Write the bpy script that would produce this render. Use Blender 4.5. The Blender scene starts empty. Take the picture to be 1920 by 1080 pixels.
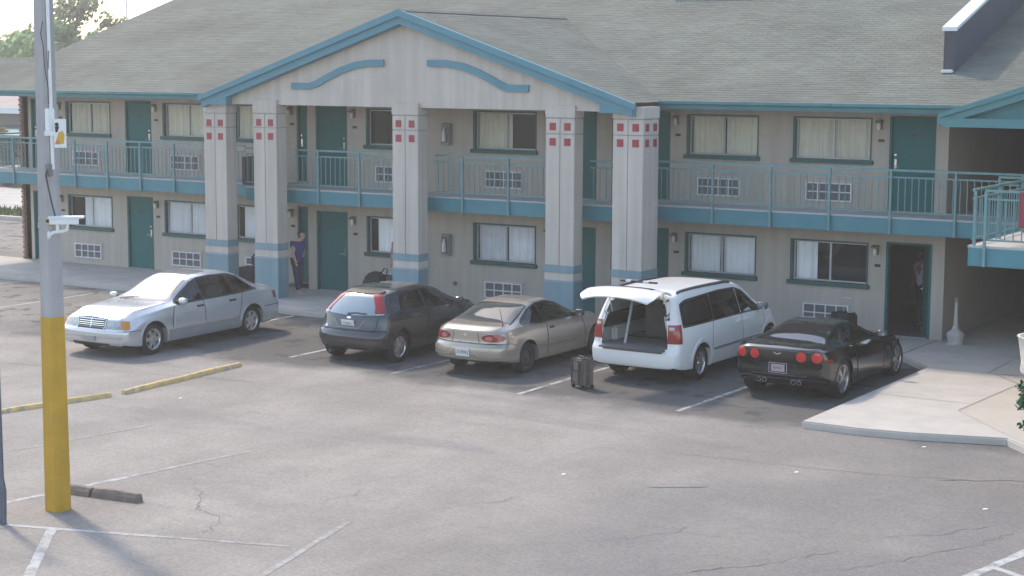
import bpy, bmesh, math, random
import numpy as np
from mathutils import Vector, Matrix
from mathutils.bvhtree import BVHTree

random.seed(7)
rng = np.random.default_rng(7)
SC = bpy.context.scene
COL = SC.collection
R = math.radians

# ------------------------------------------------------------------ camera
cam_d = bpy.data.cameras.new('camera')
cam = bpy.data.objects.new('camera', cam_d)
COL.objects.link(cam)
cam_d.sensor_width = 36.0
cam_d.lens = 3269.9 / 1920 * 36.0
cam_d.clip_start = 0.5
cam_d.clip_end = 3000
_psi, _pit, _rol = 0.5643, 0.1279, 0.0042
_f = Vector((-math.sin(_psi) * math.cos(_pit), math.cos(_psi) * math.cos(_pit), -math.sin(_pit)))
_r = Vector((math.cos(_psi), math.sin(_psi), 0))
_u = _r.cross(_f)
_r2 = _r * math.cos(_rol) + _u * math.sin(_rol)
_u2 = -_r * math.sin(_rol) + _u * math.cos(_rol)
_m = Matrix((_r2, _u2, -_f)).transposed().to_4x4()
_m.translation = Vector((0, -36.086, 5.839))
cam.matrix_world = _m
SC.camera = cam

# ------------------------------------------------------------------ sky, sun, exposure
SUN_EL, SUN_DIR = 46.0, (-0.905, 0.425)
world = bpy.data.worlds.new('World')
SC.world = world
world.use_nodes = True
wn = world.node_tree.nodes
bg = wn['Background']
sky = wn.new('ShaderNodeTexSky')
sky.sky_type = 'NISHITA'
sky.sun_disc = False
sky.sun_elevation = R(SUN_EL)
sky.sun_rotation = math.atan2(SUN_DIR[0], SUN_DIR[1])
sky.dust_density = 0.9
sky.ozone_density = 1.0
sky.air_density = 1.0
world.node_tree.links.new(sky.outputs[0], bg.inputs[0])
bg.inputs[1].default_value = 0.15
sun_d = bpy.data.lights.new('sun', 'SUN')
sun_d.energy = 1.15
sun_d.angle = R(5.0)
sun_d.color = (1.0, 0.93, 0.84)
sun = bpy.data.objects.new('sun', sun_d)
COL.objects.link(sun)
sun.rotation_euler = Vector((-SUN_DIR[0] * math.cos(R(SUN_EL)), -SUN_DIR[1] * math.cos(R(SUN_EL)), -math.sin(R(SUN_EL)))).to_track_quat('-Z', 'Y').to_euler()
SC.view_settings.view_transform = 'Standard'
SC.view_settings.look = 'None'
SC.view_settings.gamma = 1.0
SC.view_settings.use_curve_mapping = False
SC.view_settings.exposure = 1.5
SC.view_settings.use_white_balance = True
SC.view_settings.white_balance_temperature = 7350
SC.view_settings.white_balance_tint = 11


# ------------------------------------------------------------------ helpers
WORLD = {}


def link(o, parent=None, local=False):
    COL.objects.link(o)
    if parent is not None:
        o.parent = parent
        if not local:
            o.matrix_parent_inverse = WORLD.get(parent.name, Matrix.Identity(4)).inverted()
    return o


def tag(o, label=None, cat=None, group=None, kind=None):
    if label: o['label'] = label
    if cat: o['category'] = cat
    if group: o['group'] = group
    if kind: o['kind'] = kind
    return o


def empty(name, loc=(0, 0, 0), rz=0.0, parent=None, local=False):
    o = bpy.data.objects.new(name, None)
    o.empty_display_size = 0.3
    o.location = loc
    o.rotation_euler = (0, 0, rz)
    link(o, parent, local)
    WORLD[o.name] = Matrix.Translation(loc) @ Matrix.Rotation(rz, 4, 'Z')
    return o


class MB:
    def __init__(s):
        s.v, s.f, s.m = [], [], []

    def add(s, verts, faces, m=0):
        b = len(s.v)
        s.v += [tuple(p) for p in verts]
        s.f += [tuple(b + i for i in f) for f in faces]
        s.m += [m] * len(faces)

    def box(s, x0, x1, y0, y1, z0, z1, m=0):
        s.add([(x0, y0, z0), (x1, y0, z0), (x1, y1, z0), (x0, y1, z0), (x0, y0, z1), (x1, y0, z1), (x1, y1, z1), (x0, y1, z1)],
              [(0, 3, 2, 1), (4, 5, 6, 7), (0, 1, 5, 4), (1, 2, 6, 5), (2, 3, 7, 6), (3, 0, 4, 7)], m)

    def quad(s, a, b, c, d, m=0):
        s.add([a, b, c, d], [(0, 1, 2, 3)], m)

    def poly(s, pts, m=0):
        s.add(pts, [tuple(range(len(pts)))], m)

    def prism(s, pts, d, m=0):
        n = len(pts)
        d = Vector(d)
        q = [tuple(Vector(p) + d) for p in pts]
        s.add(list(pts) + q, [tuple(range(n))[::-1], tuple(range(n, 2 * n))] + [(i, (i + 1) % n, n + (i + 1) % n, n + i) for i in range(n)], m)

    def tube(s, path, r, seg=8, m=0, cap=True):
        path = [Vector(p) for p in path]
        rr = r if isinstance(r, (list, tuple)) else [r] * len(path)
        rings = []
        up = None
        for i, p in enumerate(path):
            t = (path[min(i + 1, len(path) - 1)] - path[max(i - 1, 0)]).normalized()
            if up is None:
                up = Vector((0, 0, 1)) if abs(t.z) < 0.9 else Vector((1, 0, 0))
            a = t.cross(up).normalized()
            b = a.cross(t).normalized()
            up = b
            rings.append([tuple(p + (a * math.cos(2 * math.pi * k / seg) + b * math.sin(2 * math.pi * k / seg)) * rr[i]) for k in range(seg)])
        v = [q for ring in rings for q in ring]
        f = []
        for i in range(len(path) - 1):
            for k in range(seg):
                k2 = (k + 1) % seg
                f.append((i * seg + k, i * seg + k2, (i + 1) * seg + k2, (i + 1) * seg + k))
        if cap:
            f.append(tuple(range(seg))[::-1])
            f.append(tuple(range((len(path) - 1) * seg, len(path) * seg)))
        s.add(v, f, m)

    def lathe(s, prof, seg=16, o=(0, 0, 0), axis='z', m=0):
        v, f = [], []
        n = len(prof)
        for k in range(seg):
            a = 2 * math.pi * k / seg
            for r, h in prof:
                c, d = r * math.cos(a), r * math.sin(a)
                p = (c, d, h) if axis == 'z' else ((c, h, d) if axis == 'y' else (h, c, d))
                v.append((p[0] + o[0], p[1] + o[1], p[2] + o[2]))
        for k in range(seg):
            k2 = (k + 1) % seg
            for i in range(n - 1):
                f.append((k * n + i, k2 * n + i, k2 * n + i + 1, k * n + i + 1))
        s.add(v, f, m)

    def mesh(s, name, mats):
        me = bpy.data.meshes.new(name)
        me.from_pydata(s.v, [], s.f)
        for x in (mats if isinstance(mats, (list, tuple)) else [mats]):
            me.materials.append(x)
        if any(s.m):
            me.polygons.foreach_set('material_index', s.m)
        return me

    def build(s, name, mats, parent=None, smooth=None, local=False, fix=True, bevel=0, loc=None):
        me = s.mesh(name, mats)
        if fix:
            bm = bmesh.new()
            bm.from_mesh(me)
            bmesh.ops.recalc_face_normals(bm, faces=bm.faces)
            if bevel:
                bmesh.ops.bevel(bm, geom=[e for e in bm.edges if e.is_manifold and e.calc_face_angle(0) > 0.6], offset=bevel, segments=2, affect='EDGES', clamp_overlap=True)
            bm.to_mesh(me)
            bm.free()
        if smooth is not None:
            shade(me, smooth)
        o = bpy.data.objects.new(name, me)
        if loc is not None:
            o.location = loc
        link(o, parent, local)
        return o


def shade(me, deg=35):
    me.polygons.foreach_set('use_smooth', [True] * len(me.polygons))
    me.set_sharp_from_angle(angle=R(deg))
    me.update()


def inst(name, me, loc, parent, rz=0.0, local=False):
    o = bpy.data.objects.new(name, me)
    o.location = loc
    o.rotation_euler = (0, 0, rz)
    link(o, parent, local)
    return o


# ------------------------------------------------------------------ materials
def lin(r, g, b):
    f = lambda c: (c / 255 / 12.92) if c / 255 <= 0.04045 else ((c / 255 + 0.055) / 1.055) ** 2.4
    return (f(r), f(g), f(b), 1)


def M(name, col, rough=0.6, metal=0.0, var=0.0, scale=3.0, bump=0.0, bscale=60.0, spec=0.5, coat=0.0, streak=0.0, emit=None, island=0.0, detail=5.0):
    m = bpy.data.materials.new(name)
    m.use_nodes = True
    nt = m.node_tree
    N, Lk = nt.nodes, nt.links
    b = N['Principled BSDF']
    col = (*col[:3], 1)
    b.inputs['Base Color'].default_value = col
    b.inputs['Roughness'].default_value = rough
    b.inputs['Metallic'].default_value = metal
    b.inputs['Specular IOR Level'].default_value = spec
    b.inputs['Coat Weight'].default_value = coat
    b.inputs['Coat Roughness'].default_value = 0.03
    tc = N.new('ShaderNodeTexCoord')
    out = None
    if var or streak or island:
        mul = None
        if var:
            nz = N.new('ShaderNodeTexNoise')
            nz.inputs['Scale'].default_value = scale
            nz.inputs['Detail'].default_value = detail
            nz.inputs['Roughness'].default_value = 0.65
            Lk.new(tc.outputs['Object'], nz.inputs['Vector'])
            mr = N.new('ShaderNodeMapRange')
            mr.inputs[1].default_value = 0.3
            mr.inputs[2].default_value = 0.7
            mr.inputs[3].default_value = 1 - var
            mr.inputs[4].default_value = 1 + var
            Lk.new(nz.outputs[0], mr.inputs[0])
            mul = mr.outputs[0]
        if streak:
            mp = N.new('ShaderNodeMapping')
            mp.inputs['Scale'].default_value = (5, 5, 0.35)
            Lk.new(tc.outputs['Object'], mp.inputs[0])
            nz = N.new('ShaderNodeTexNoise')
            nz.inputs['Scale'].default_value = 1.0
            nz.inputs['Detail'].default_value = 4
            Lk.new(mp.outputs[0], nz.inputs['Vector'])
            mr = N.new('ShaderNodeMapRange')
            mr.inputs[1].default_value = 0.35
            mr.inputs[2].default_value = 0.65
            mr.inputs[3].default_value = 1 - streak
            mr.inputs[4].default_value = 1 + streak * 0.5
            Lk.new(nz.outputs[0], mr.inputs[0])
            if mul is None:
                mul = mr.outputs[0]
            else:
                mm = N.new('ShaderNodeMath')
                mm.operation = 'MULTIPLY'
                Lk.new(mul, mm.inputs[0])
                Lk.new(mr.outputs[0], mm.inputs[1])
                mul = mm.outputs[0]
        if island:
            g = N.new('ShaderNodeNewGeometry')
            mr = N.new('ShaderNodeMapRange')
            mr.inputs[3].default_value = 1 - island
            mr.inputs[4].default_value = 1 + island
            Lk.new(g.outputs['Random Per Island'], mr.inputs[0])
            if mul is None:
                mul = mr.outputs[0]
            else:
                mm = N.new('ShaderNodeMath')
                mm.operation = 'MULTIPLY'
                Lk.new(mul, mm.inputs[0])
                Lk.new(mr.outputs[0], mm.inputs[1])
                mul = mm.outputs[0]
        vm = N.new('ShaderNodeVectorMath')
        vm.operation = 'SCALE'
        vm.inputs[0].default_value = col[:3]
        Lk.new(mul, vm.inputs['Scale'])
        Lk.new(vm.outputs[0], b.inputs['Base Color'])
    if bump:
        nz = N.new('ShaderNodeTexNoise')
        nz.inputs['Scale'].default_value = bscale
        nz.inputs['Detail'].default_value = 4
        Lk.new(tc.outputs['Object'], nz.inputs['Vector'])
        bp = N.new('ShaderNodeBump')
        bp.inputs['Strength'].default_value = bump
        bp.inputs['Distance'].default_value = 0.02
        Lk.new(nz.outputs[0], bp.inputs['Height'])
        Lk.new(bp.outputs[0], b.inputs['Normal'])
    if emit:
        b.inputs['Emission Color'].default_value = (*emit[:3], 1)
        b.inputs['Emission Strength'].default_value = emit[3]
    return m


def glass_mat(name, tint, ior=1.6, rough=0.02):
    """thin glazing: mostly see-through, fresnel reflection on top"""
    m = bpy.data.materials.new(name)
    m.use_nodes = True
    nt = m.node_tree
    N, Lk = nt.nodes, nt.links
    N.remove(N['Principled BSDF'])
    o = N['Material Output']
    t = N.new('ShaderNodeBsdfTransparent')
    t.inputs[0].default_value = (*tint, 1)
    g = N.new('ShaderNodeBsdfGlossy')
    g.inputs['Roughness'].default_value = rough
    g.inputs['Color'].default_value = (0.9, 0.9, 0.9, 1)
    fr = N.new('ShaderNodeFresnel')
    fr.inputs[0].default_value = ior
    mx = N.new('ShaderNodeMixShader')
    Lk.new(fr.outputs[0], mx.inputs[0])
    Lk.new(t.outputs[0], mx.inputs[1])
    Lk.new(g.outputs[0], mx.inputs[2])
    Lk.new(mx.outputs[0], o.inputs[0])
    return m


def chipped(m, under, amount=.36):
    """paint flaked off in spots down to what lies under it"""
    nt = m.node_tree
    pb = nt.nodes['Principled BSDF']
    src = pb.inputs['Base Color'].links[0].from_socket
    tc = nt.nodes.new('ShaderNodeTexCoord')
    mp = nt.nodes.new('ShaderNodeMapping')
    mp.inputs['Scale'].default_value = (1, 1, .45)
    nt.links.new(tc.outputs['Object'], mp.inputs[0])
    nz = nt.nodes.new('ShaderNodeTexNoise')
    nz.inputs['Scale'].default_value = 7
    nz.inputs['Detail'].default_value = 9
    nz.inputs['Roughness'].default_value = .72
    nt.links.new(mp.outputs[0], nz.inputs['Vector'])
    mr = nt.nodes.new('ShaderNodeMapRange')
    mr.inputs[1].default_value = 1 - amount - .02
    mr.inputs[2].default_value = 1 - amount + .05
    nt.links.new(nz.outputs[0], mr.inputs[0])
    mx = nt.nodes.new('ShaderNodeMix')
    mx.data_type = 'RGBA'
    nt.links.new(mr.outputs[0], mx.inputs[0])
    nt.links.new(src, mx.inputs[6])
    mx.inputs[7].default_value = (*under, 1)
    nt.links.new(mx.outputs[2], pb.inputs['Base Color'])
    return m


MT = {}
MT['stucco'] = M('stucco', (0.46, 0.41, 0.36), 0.9, var=0.05, scale=0.7, bump=0.35, bscale=70, streak=0.09, spec=0.2)
MT['stucco_pale'] = M('stucco_pale', (0.53, 0.475, 0.425), 0.9, var=0.05, scale=0.9, bump=0.35, bscale=70, streak=0.11, spec=0.2)
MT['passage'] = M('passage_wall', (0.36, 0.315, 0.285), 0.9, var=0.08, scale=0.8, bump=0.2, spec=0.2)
MT['teal'] = M('teal_paint', (0.045, 0.205, 0.250), 0.5, var=0.10, scale=2.5, bump=0.04, bscale=30)
MT['teal_rail'] = M('teal_rail_paint', (0.125, 0.26, 0.275), 0.5, var=0.14, scale=5)
MT['teal_green'] = M('teal_green_paint', (0.055, 0.195, 0.215), 0.5, var=0.10, scale=2.5)
MT['door'] = M('door_paint', (0.004, 0.120, 0.124), 0.6, var=0.08, scale=2.0, bump=0.03, bscale=20, spec=0.25)
MT['sillpaint'] = M('sill_paint', (0.008, 0.090, 0.092), 0.55, var=0.1, scale=4)
MT['red_tile'] = M('red_tile', (0.31, 0.028, 0.042), 0.45, var=0.1, scale=6)
MT['band_blue'] = M('band_blue', (0.185, 0.285, 0.325), 0.8, var=0.07, scale=1.5, bump=0.2, bscale=90, streak=0.07)
MT['trim_blue'] = M('trim_blue', (0.075, 0.225, 0.285), 0.6, var=0.06, scale=2)
MT['groove'] = M('groove_dark', (0.30, 0.285, 0.265), 0.9)
MT['white_metal'] = M('white_metal', (0.74, 0.74, 0.74), 0.45, var=0.05, scale=5)
MT['alu'] = M('aluminium', (0.45, 0.46, 0.48), 0.45, metal=0.3, var=0.05)
MT['grille_in'] = M('grille_panel', (0.14, 0.135, 0.155), 0.7, var=0.1, scale=8)
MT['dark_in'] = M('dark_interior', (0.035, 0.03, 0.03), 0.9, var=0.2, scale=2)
MT['curtain_cream_grey'] = M('curtain_cream_grey', (0.66, 0.635, 0.545), 0.9, var=0.06, scale=3)
MT['curtain_white_grey'] = M('curtain_white_grey', (0.78, 0.79, 0.82), 0.9, var=0.06, scale=3)  # greyer lower curtain, sky reflection kept in its bluish tone
MT['cream_curtain'] = M('cream_curtain', (0.74, 0.715, 0.60), 0.9, var=0.05, scale=3)
MT['white_curtain'] = M('white_curtain', (0.90, 0.91, 0.93), 0.9, var=0.04, scale=3)  # lower curtains; bluish white includes the sky reflected in the glass
MT['concrete'] = M('concrete', (0.47, 0.44, 0.40), 0.9, var=0.12, scale=1.3, bump=0.25, bscale=25, spec=0.25)
MT['concrete_old'] = M('concrete_old', (0.44, 0.41, 0.37), 0.92, var=0.16, scale=1.1, bump=0.3, bscale=25, spec=0.25)
MT['concrete_tan'] = M('concrete_tan', (0.46, 0.415, 0.36), 0.9, var=0.08, scale=1.0, bump=0.2, bscale=25, spec=0.25)
MT['brick'] = M('brick_red', (0.26, 0.13, 0.10), 0.85, var=0.2, scale=9, bump=0.2)
MT['silver'] = M('silver_metal', (0.72, 0.72, 0.70), 0.25, metal=0.9)
MT['chrome'] = M('chrome', (0.80, 0.80, 0.80), 0.12, metal=1.0)
MT['white_paint'] = M('white_paint', (0.75, 0.75, 0.74), 0.5, var=0.04)
MT['kerb_yellow'] = M('kerb_yellow', (0.62, 0.43, 0.17), 0.75, var=0.22, scale=5, bump=0.3, bscale=30)
MT['pole_yellow'] = M('pole_yellow', (0.52, 0.29, 0.022), 0.6, var=0.10, scale=3, bump=0.1, bscale=40, streak=0.06)
MT['pole_yellow'] = chipped(MT['pole_yellow'], (0.30, 0.27, 0.20))
MT['kerb_yellow'] = chipped(MT['kerb_yellow'], (0.36, 0.33, 0.29), .45)
MT['pole_grey'] = M('pole_concrete', (0.36, 0.35, 0.35), 0.85, var=0.08, scale=2, bump=0.15, bscale=60, streak=0.12)
MT['balcony_floor'] = M('balcony_floor', (0.56, 0.54, 0.52), 0.9, var=0.08, scale=1.2)
MT['slate'] = M('slate_cladding', (0.052, 0.056, 0.075), 0.7, var=0.07, scale=1.2)
MT['coping'] = M('coping_metal', (0.62, 0.66, 0.70), 0.4, metal=0.2)
MT['shingle'] = M('shingle', (0.158, 0.166, 0.142), 0.95, var=0.20, scale=0.42, island=0.08, bump=0.4, bscale=120, spec=0.15, detail=8)
MT['black'] = M('black_rubber', (0.012, 0.012, 0.013), 0.75, var=0.1)
MT['plastic_black'] = M('plastic_black', (0.02, 0.02, 0.022), 0.5)
MT['underbody'] = M('underbody', (0.008, 0.008, 0.008), 0.9)
MT['glass_pane'] = glass_mat('window_glass', (0.985, 0.99, 0.995), 1.5)
MT['skin'] = M('skin', (0.55, 0.33, 0.25), 0.6, var=0.05)
MT['skin_dark'] = M('skin_brown', (0.20, 0.095, 0.065), 0.6, var=0.05)
MT['hair'] = M('hair_brown', (0.055, 0.025, 0.018), 0.7, var=0.25, scale=40)
MT['navy_top'] = M('navy_top', (0.045, 0.042, 0.18), 0.85, var=0.12, scale=9)
MT['navy_trs'] = M('navy_trousers', (0.025, 0.036, 0.085), 0.9, var=0.15, scale=8)
MT['black_cloth'] = M('black_cloth', (0.018, 0.020, 0.026), 0.8, var=0.2, scale=9, bump=0.3, bscale=30)
MT['brown_case'] = M('brown_case', (0.125, 0.095, 0.083), 0.7, var=0.3, scale=9, bump=0.3, bscale=50)
MT['bark'] = M('bark', (0.10, 0.085, 0.07), 0.9, var=0.25, scale=6, bump=0.5, bscale=12)
# ------------------------------------------------------------------ ground
def asphalt_material():
    m = bpy.data.materials.new('asphalt')
    m.use_nodes = True
    nt = m.node_tree
    N, L = nt.nodes, nt.links
    b = N['Principled BSDF']
    b.inputs['Roughness'].default_value = 0.92
    b.inputs['Specular IOR Level'].default_value = 0.25
    tc = N.new('ShaderNodeTexCoord')

    def noise(scale, detail=6, rough=0.6, sc=(1, 1, 1), off=(0, 0, 0)):
        mp = N.new('ShaderNodeMapping')
        mp.inputs['Scale'].default_value = sc
        mp.inputs['Location'].default_value = off
        L.new(tc.outputs['Object'], mp.inputs[0])
        n = N.new('ShaderNodeTexNoise')
        n.inputs['Scale'].default_value = scale
        n.inputs['Detail'].default_value = detail
        n.inputs['Roughness'].default_value = rough
        L.new(mp.outputs[0], n.inputs['Vector'])
        return n.outputs[0]

    def rng_(v, a, b_, c, d):
        r = N.new('ShaderNodeMapRange')
        r.interpolation_type = 'SMOOTHSTEP'
        for i, x in enumerate((a, b_, c, d)):
            r.inputs[i + 1].default_value = x
        L.new(v, r.inputs[0])
        return r.outputs[0]

    def math_(op, a, b_):
        x = N.new('ShaderNodeMath')
        x.operation = op
        for i, q in enumerate((a, b_)):
            if isinstance(q, (int, float)):
                x.inputs[i].default_value = q
            else:
                L.new(q, x.inputs[i])
        return x.outputs[0]

    def mix(fac, c1, c2):
        x = N.new('ShaderNodeMix')
        x.data_type = 'RGBA'
        if isinstance(fac, (int, float)): x.inputs[0].default_value = fac
        else: L.new(fac, x.inputs[0])
        for i, c in ((6, c1), (7, c2)):
            if isinstance(c, tuple): x.inputs[i].default_value = (*c, 1)
            else: L.new(c, x.inputs[i])
        return x.outputs[2]

    sep = N.new('ShaderNodeSeparateXYZ')
    L.new(tc.outputs['Object'], sep.inputs[0])
    # worn pale drive lane, darker parking strip (newer tar) from y = -9.6 up to the kerb
    wob = math_('MULTIPLY', math_('SUBTRACT', noise(0.45, 5, 0.65), 0.5), 2.6)
    yy = math_('ADD', sep.outputs[1], wob)
    strip = rng_(yy, -10.1, -9.1, 0, 1)
    strip = math_('MULTIPLY', strip, rng_(noise(0.3, 5, 0.6, off=(7, 3, 0)), 0.30, 0.55, 0.75, 1.0))
    xx = math_('ADD', sep.outputs[0], math_('MULTIPLY', wob, 1.6))
    strip = math_('MULTIPLY', strip, rng_(xx, -33, -27, 0.35, 1.0))
    # a resurfaced, darker stretch towards the entrance drive on the right
    patch = math_('MULTIPLY', rng_(xx, -15.5, -8.0, 0, 1), rng_(noise(0.35, 6, 0.6, off=(3, 9, 0)), 0.35, 0.62, 0.5, 1.0))
    wear = rng_(noise(0.55, 8, 0.62, sc=(1, 0.55, 1)), 0.32, 0.68, 0, 1)
    base = mix(wear, (0.247, 0.222, 0.198), (0.325, 0.294, 0.263))
    base = mix(math_('MULTIPLY', patch, 0.85), base, (0.168, 0.160, 0.153))
    base = mix(math_('MULTIPLY', strip, 0.95), base, (0.094, 0.090, 0.087))
    # oil drips in the stalls
    oil = math_('MULTIPLY', rng_(noise(1.6, 5, 0.6, off=(1, 5, 0)), 0.53, 0.63, 0, 0.8), rng_(yy, -9.8, -8.6, 0, 1))
    base = mix(oil, base, (0.05, 0.05, 0.052))
    # long faint rubber smears in the lane
    sm = rng_(noise(0.5, 6, 0.6, sc=(0.32, 1.25, 1), off=(4, 1, 0)), 0.52, 0.70, 0, 0.42)
    base = mix(sm, base, (0.16, 0.157, 0.158))
    mo = rng_(noise(2.6, 9, 0.78, sc=(0.7, 1.3, 1), off=(2, 8, 0)), 0.30, 0.70, 0, 1)
    base = mix(math_('MULTIPLY', mo, 0.16), base, (0.135, 0.130, 0.126))
    # aggregate speckle
    sp = rng_(noise(22, 6, 0.8), 0.3, 0.7, 0.80, 1.20)
    vm = N.new('ShaderNodeVectorMath')
    vm.operation = 'SCALE'
    L.new(base, vm.inputs[0])
    L.new(sp, vm.inputs['Scale'])
    L.new(vm.outputs[0], b.inputs['Base Color'])
    bp = N.new('ShaderNodeBump')
    bp.inputs['Strength'].default_value = 0.35
    bp.inputs['Distance'].default_value = 0.02
    L.new(noise(30, 4, 0.7), bp.inputs['Height'])
    L.new(bp.outputs[0], b.inputs['Normal'])
    return m


MT['asphalt'] = asphalt_material()


def worn_paint(name, paint, keep):
    """road paint rubbed through to the asphalt in places"""
    m = MT['asphalt'].copy()
    m.name = name
    nt = m.node_tree
    pb = nt.nodes['Principled BSDF']
    src = pb.inputs['Base Color'].links[0].from_socket
    tc = nt.nodes.new('ShaderNodeTexCoord')
    nz = nt.nodes.new('ShaderNodeTexNoise')
    nz.inputs['Scale'].default_value = 4.5
    nz.inputs['Detail'].default_value = 8
    nz.inputs['Roughness'].default_value = .75
    nt.links.new(tc.outputs['Object'], nz.inputs['Vector'])
    mr = nt.nodes.new('ShaderNodeMapRange')
    mr.inputs[1].default_value = .62 - keep * .35
    mr.inputs[2].default_value = .78 - keep * .35
    mr.inputs[3].default_value = .12
    nt.links.new(nz.outputs[0], mr.inputs[0])
    mx = nt.nodes.new('ShaderNodeMix')
    mx.data_type = 'RGBA'
    nt.links.new(mr.outputs[0], mx.inputs[0])
    nt.links.new(src, mx.inputs[6])
    mx.inputs[7].default_value = (*paint, 1)
    nt.links.new(mx.outputs[2], pb.inputs['Base Color'])
    return m


MT['line_white'] = worn_paint('line_white', (.45, .45, .44), .66)
MT['line_faint'] = worn_paint('line_faint', (.38, .38, .375), .45)
ZG = -0.12

g = MB()
g.quad((-1500, -1500, ZG - 0.02), (1500, -1500, ZG - 0.02), (1500, 1500, ZG - 0.02), (-1500, 1500, ZG - 0.02))
terrain = tag(g.build('terrain', M('dry_ground', (0.20, 0.19, 0.15), 0.95, var=0.2, scale=0.3)), kind='structure')
g = MB()
g.quad((-130, -70, ZG), (40, -70, ZG), (40, 22, ZG), (-130, 22, ZG))
lot = tag(g.build('parking_lot', MT['asphalt']), 'weathered grey asphalt of the parking lot in front of the motel', kind='structure')


def flat_ribbon(pts, w, z, name, mat, parent, jitter=0.0):
    """a band lying on the ground along a polyline; w is a number or a list"""
    b = MB()
    P = [Vector((p[0], p[1], 0)) for p in pts]
    ww = w if isinstance(w, (list, tuple)) else [w] * len(P)
    Lp, Rp = [], []
    for i, p in enumerate(P):
        t = (P[min(i + 1, len(P) - 1)] - P[max(i - 1, 0)]).normalized()
        n = Vector((-t.y, t.x, 0))
        a = ww[i] * 0.5 * (1 + random.uniform(-jitter, jitter))
        Lp.append((p.x + n.x * a, p.y + n.y * a, z))
        Rp.append((p.x - n.x * a, p.y - n.y * a, z))
    for i in range(len(P) - 1):
        b.quad(Rp[i], Rp[i + 1], Lp[i + 1], Lp[i])
    return b.build(name, mat, parent, fix=False)


def worn(p0, p1, n=10):
    return [(p0[0] + (p1[0] - p0[0]) * i / n + random.uniform(-.008, .008), p0[1] + (p1[1] - p0[1]) * i / n) for i in range(n + 1)]


# painted bay lines (running away from the building) and the faint old grid on the near side
_ln = 0
for p0, p1, w, mt in [((-26.15, -8.45), (-26.3, -4.2), 0.10, 'line_white'), ((-22.6, -8.85), (-22.55, -4.2), 0.10, 'line_white'),
                      ((-19.75, -9.3), (-19.7, -4.3), 0.09, 'line_faint'), ((-16.60, -9.66), (-16.62, -4.2), 0.10, 'line_white'),
                      ((-13.45, -9.45), (-13.4, -4.2), 0.10, 'line_white'), ((-29.7, -8.2), (-29.75, -3.3), 0.10, 'line_white'),
                      ((-33.1, -8.6), (-33.2, -3.2), 0.10, 'line_white'), ((-36.6, -8.6), (-36.7, -3.3), 0.10, 'line_faint'),
                      ((-17.54, -15.9), (-17.9, -18.2), 0.10, 'line_faint'), ((-17.9, -18.2), (-18.25, -20.4), 0.11, 'line_white'),
                      ((-17.3, -20.97), (-15.3, -20.31), 0.09, 'line_white'), ((-15.3, -20.31), (-13.6, -19.75), 0.08, 'line_faint'),
                      ((-16.66, -20.80), (-15.2, -22.55), 0.13, 'line_white'), ((-13.06, -20.91), (-13.70, -18.4), 0.09, 'line_faint'),
                      ((-20.2, -15.3), (-20.6, -17.9), 0.07, 'line_faint'), ((-6.10, -16.45), (-5.82, -14.9), 0.14, 'line_white'),
                      ((-5.98, -15.85), (-5.3, -16.2), 0.12, 'line_white')]:
    _ln += 1
    flat_ribbon(worn(p0, p1), w, ZG + 0.0020 + .0001 * _ln, 'parking_line', MT[mt], lot, 0.10)
# tar joints and cracks
MT['crack'] = M('crack_fill', (0.13, 0.125, 0.122), 0.95)
MT['seam'] = M('tar_seam', (0.19, 0.175, 0.165), 0.95)


def crack(p, w=0.02, n=7, amp=0.07, mat='crack'):
    pts = []
    for i in range(len(p) - 1):
        for k in range(n):
            t = k / n
            pts.append((p[i][0] + (p[i + 1][0] - p[i][0]) * t + random.uniform(-amp, amp), p[i][1] + (p[i + 1][1] - p[i][1]) * t + random.uniform(-amp, amp)))
    pts.append(p[-1])
    ws = [w * .5 * random.uniform(0.35, 1.25) for _ in pts]
    ws[0] = ws[-1] = 0.002
    flat_ribbon(pts, ws, ZG + 0.0050, 'crack', MT[mat], lot)


crack([(-30, -13.2), (-27, -12.55), (-23.4, -11.8), (-21, -11.3)], 0.035, 9, 0.02, 'seam')
crack([(-16.6, -18.1), (-16.0, -18.75), (-15.7, -19.1)], 0.03, 6, 0.05)
crack([(-15.9, -18.9), (-15.2, -19.2), (-14.9, -19.9)], 0.02)
crack([(-13.2, -17.3), (-12.6, -16.4), (-12.5, -15.9)], 0.02)
crack([(-11.9, -20.4), (-10.6, -19.8), (-9.9, -19.2), (-9.0, -18.2), (-8.7, -17.6)], 0.025)
crack([(-10.2, -19.3), (-9.4, -19.3), (-8.6, -19.5)], 0.018)
crack([(-8.9, -18.0), (-8.2, -17.0), (-7.8, -16.2)], 0.022)
crack([(-7.5, -17.0), (-6.9, -16.0), (-6.4, -14.9), (-6.2, -14.2)], 0.022)
crack([(-7.6, -15.3), (-7.0, -14.8), (-6.6, -14.0)], 0.02)
crack([(-11.3, -14.6), (-10.8, -14.3), (-10.6, -14.1)], 0.06, 5, 0.02)
crack([(-10.6, -17.6), (-9.9, -16.6), (-9.8, -16.0)], 0.018)
crack([(-9.9, -16.6), (-9.2, -16.3)], 0.015)
crack([(-18.4, -17.2), (-17.6, -17.0), (-16.8, -16.9)], 0.014)
crack([(-12.1, -12.4), (-9.6, -12.2), (-7.2, -11.6), (-4.5, -11.6)], 0.03, 9, 0.05, 'seam')
crack([(-8.0, -11.9), (-6.8, -11.2), (-5.6, -10.9)], 0.05, 8, 0.04)
crack([(-13.3, -8.9), (-12.9, -9.0), (-12.6, -9.2)], 0.05, 5, 0.02)
crack([(-14.6, -16.8), (-14.5, -17.3), (-14.7, -17.7)], 0.015)

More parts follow.
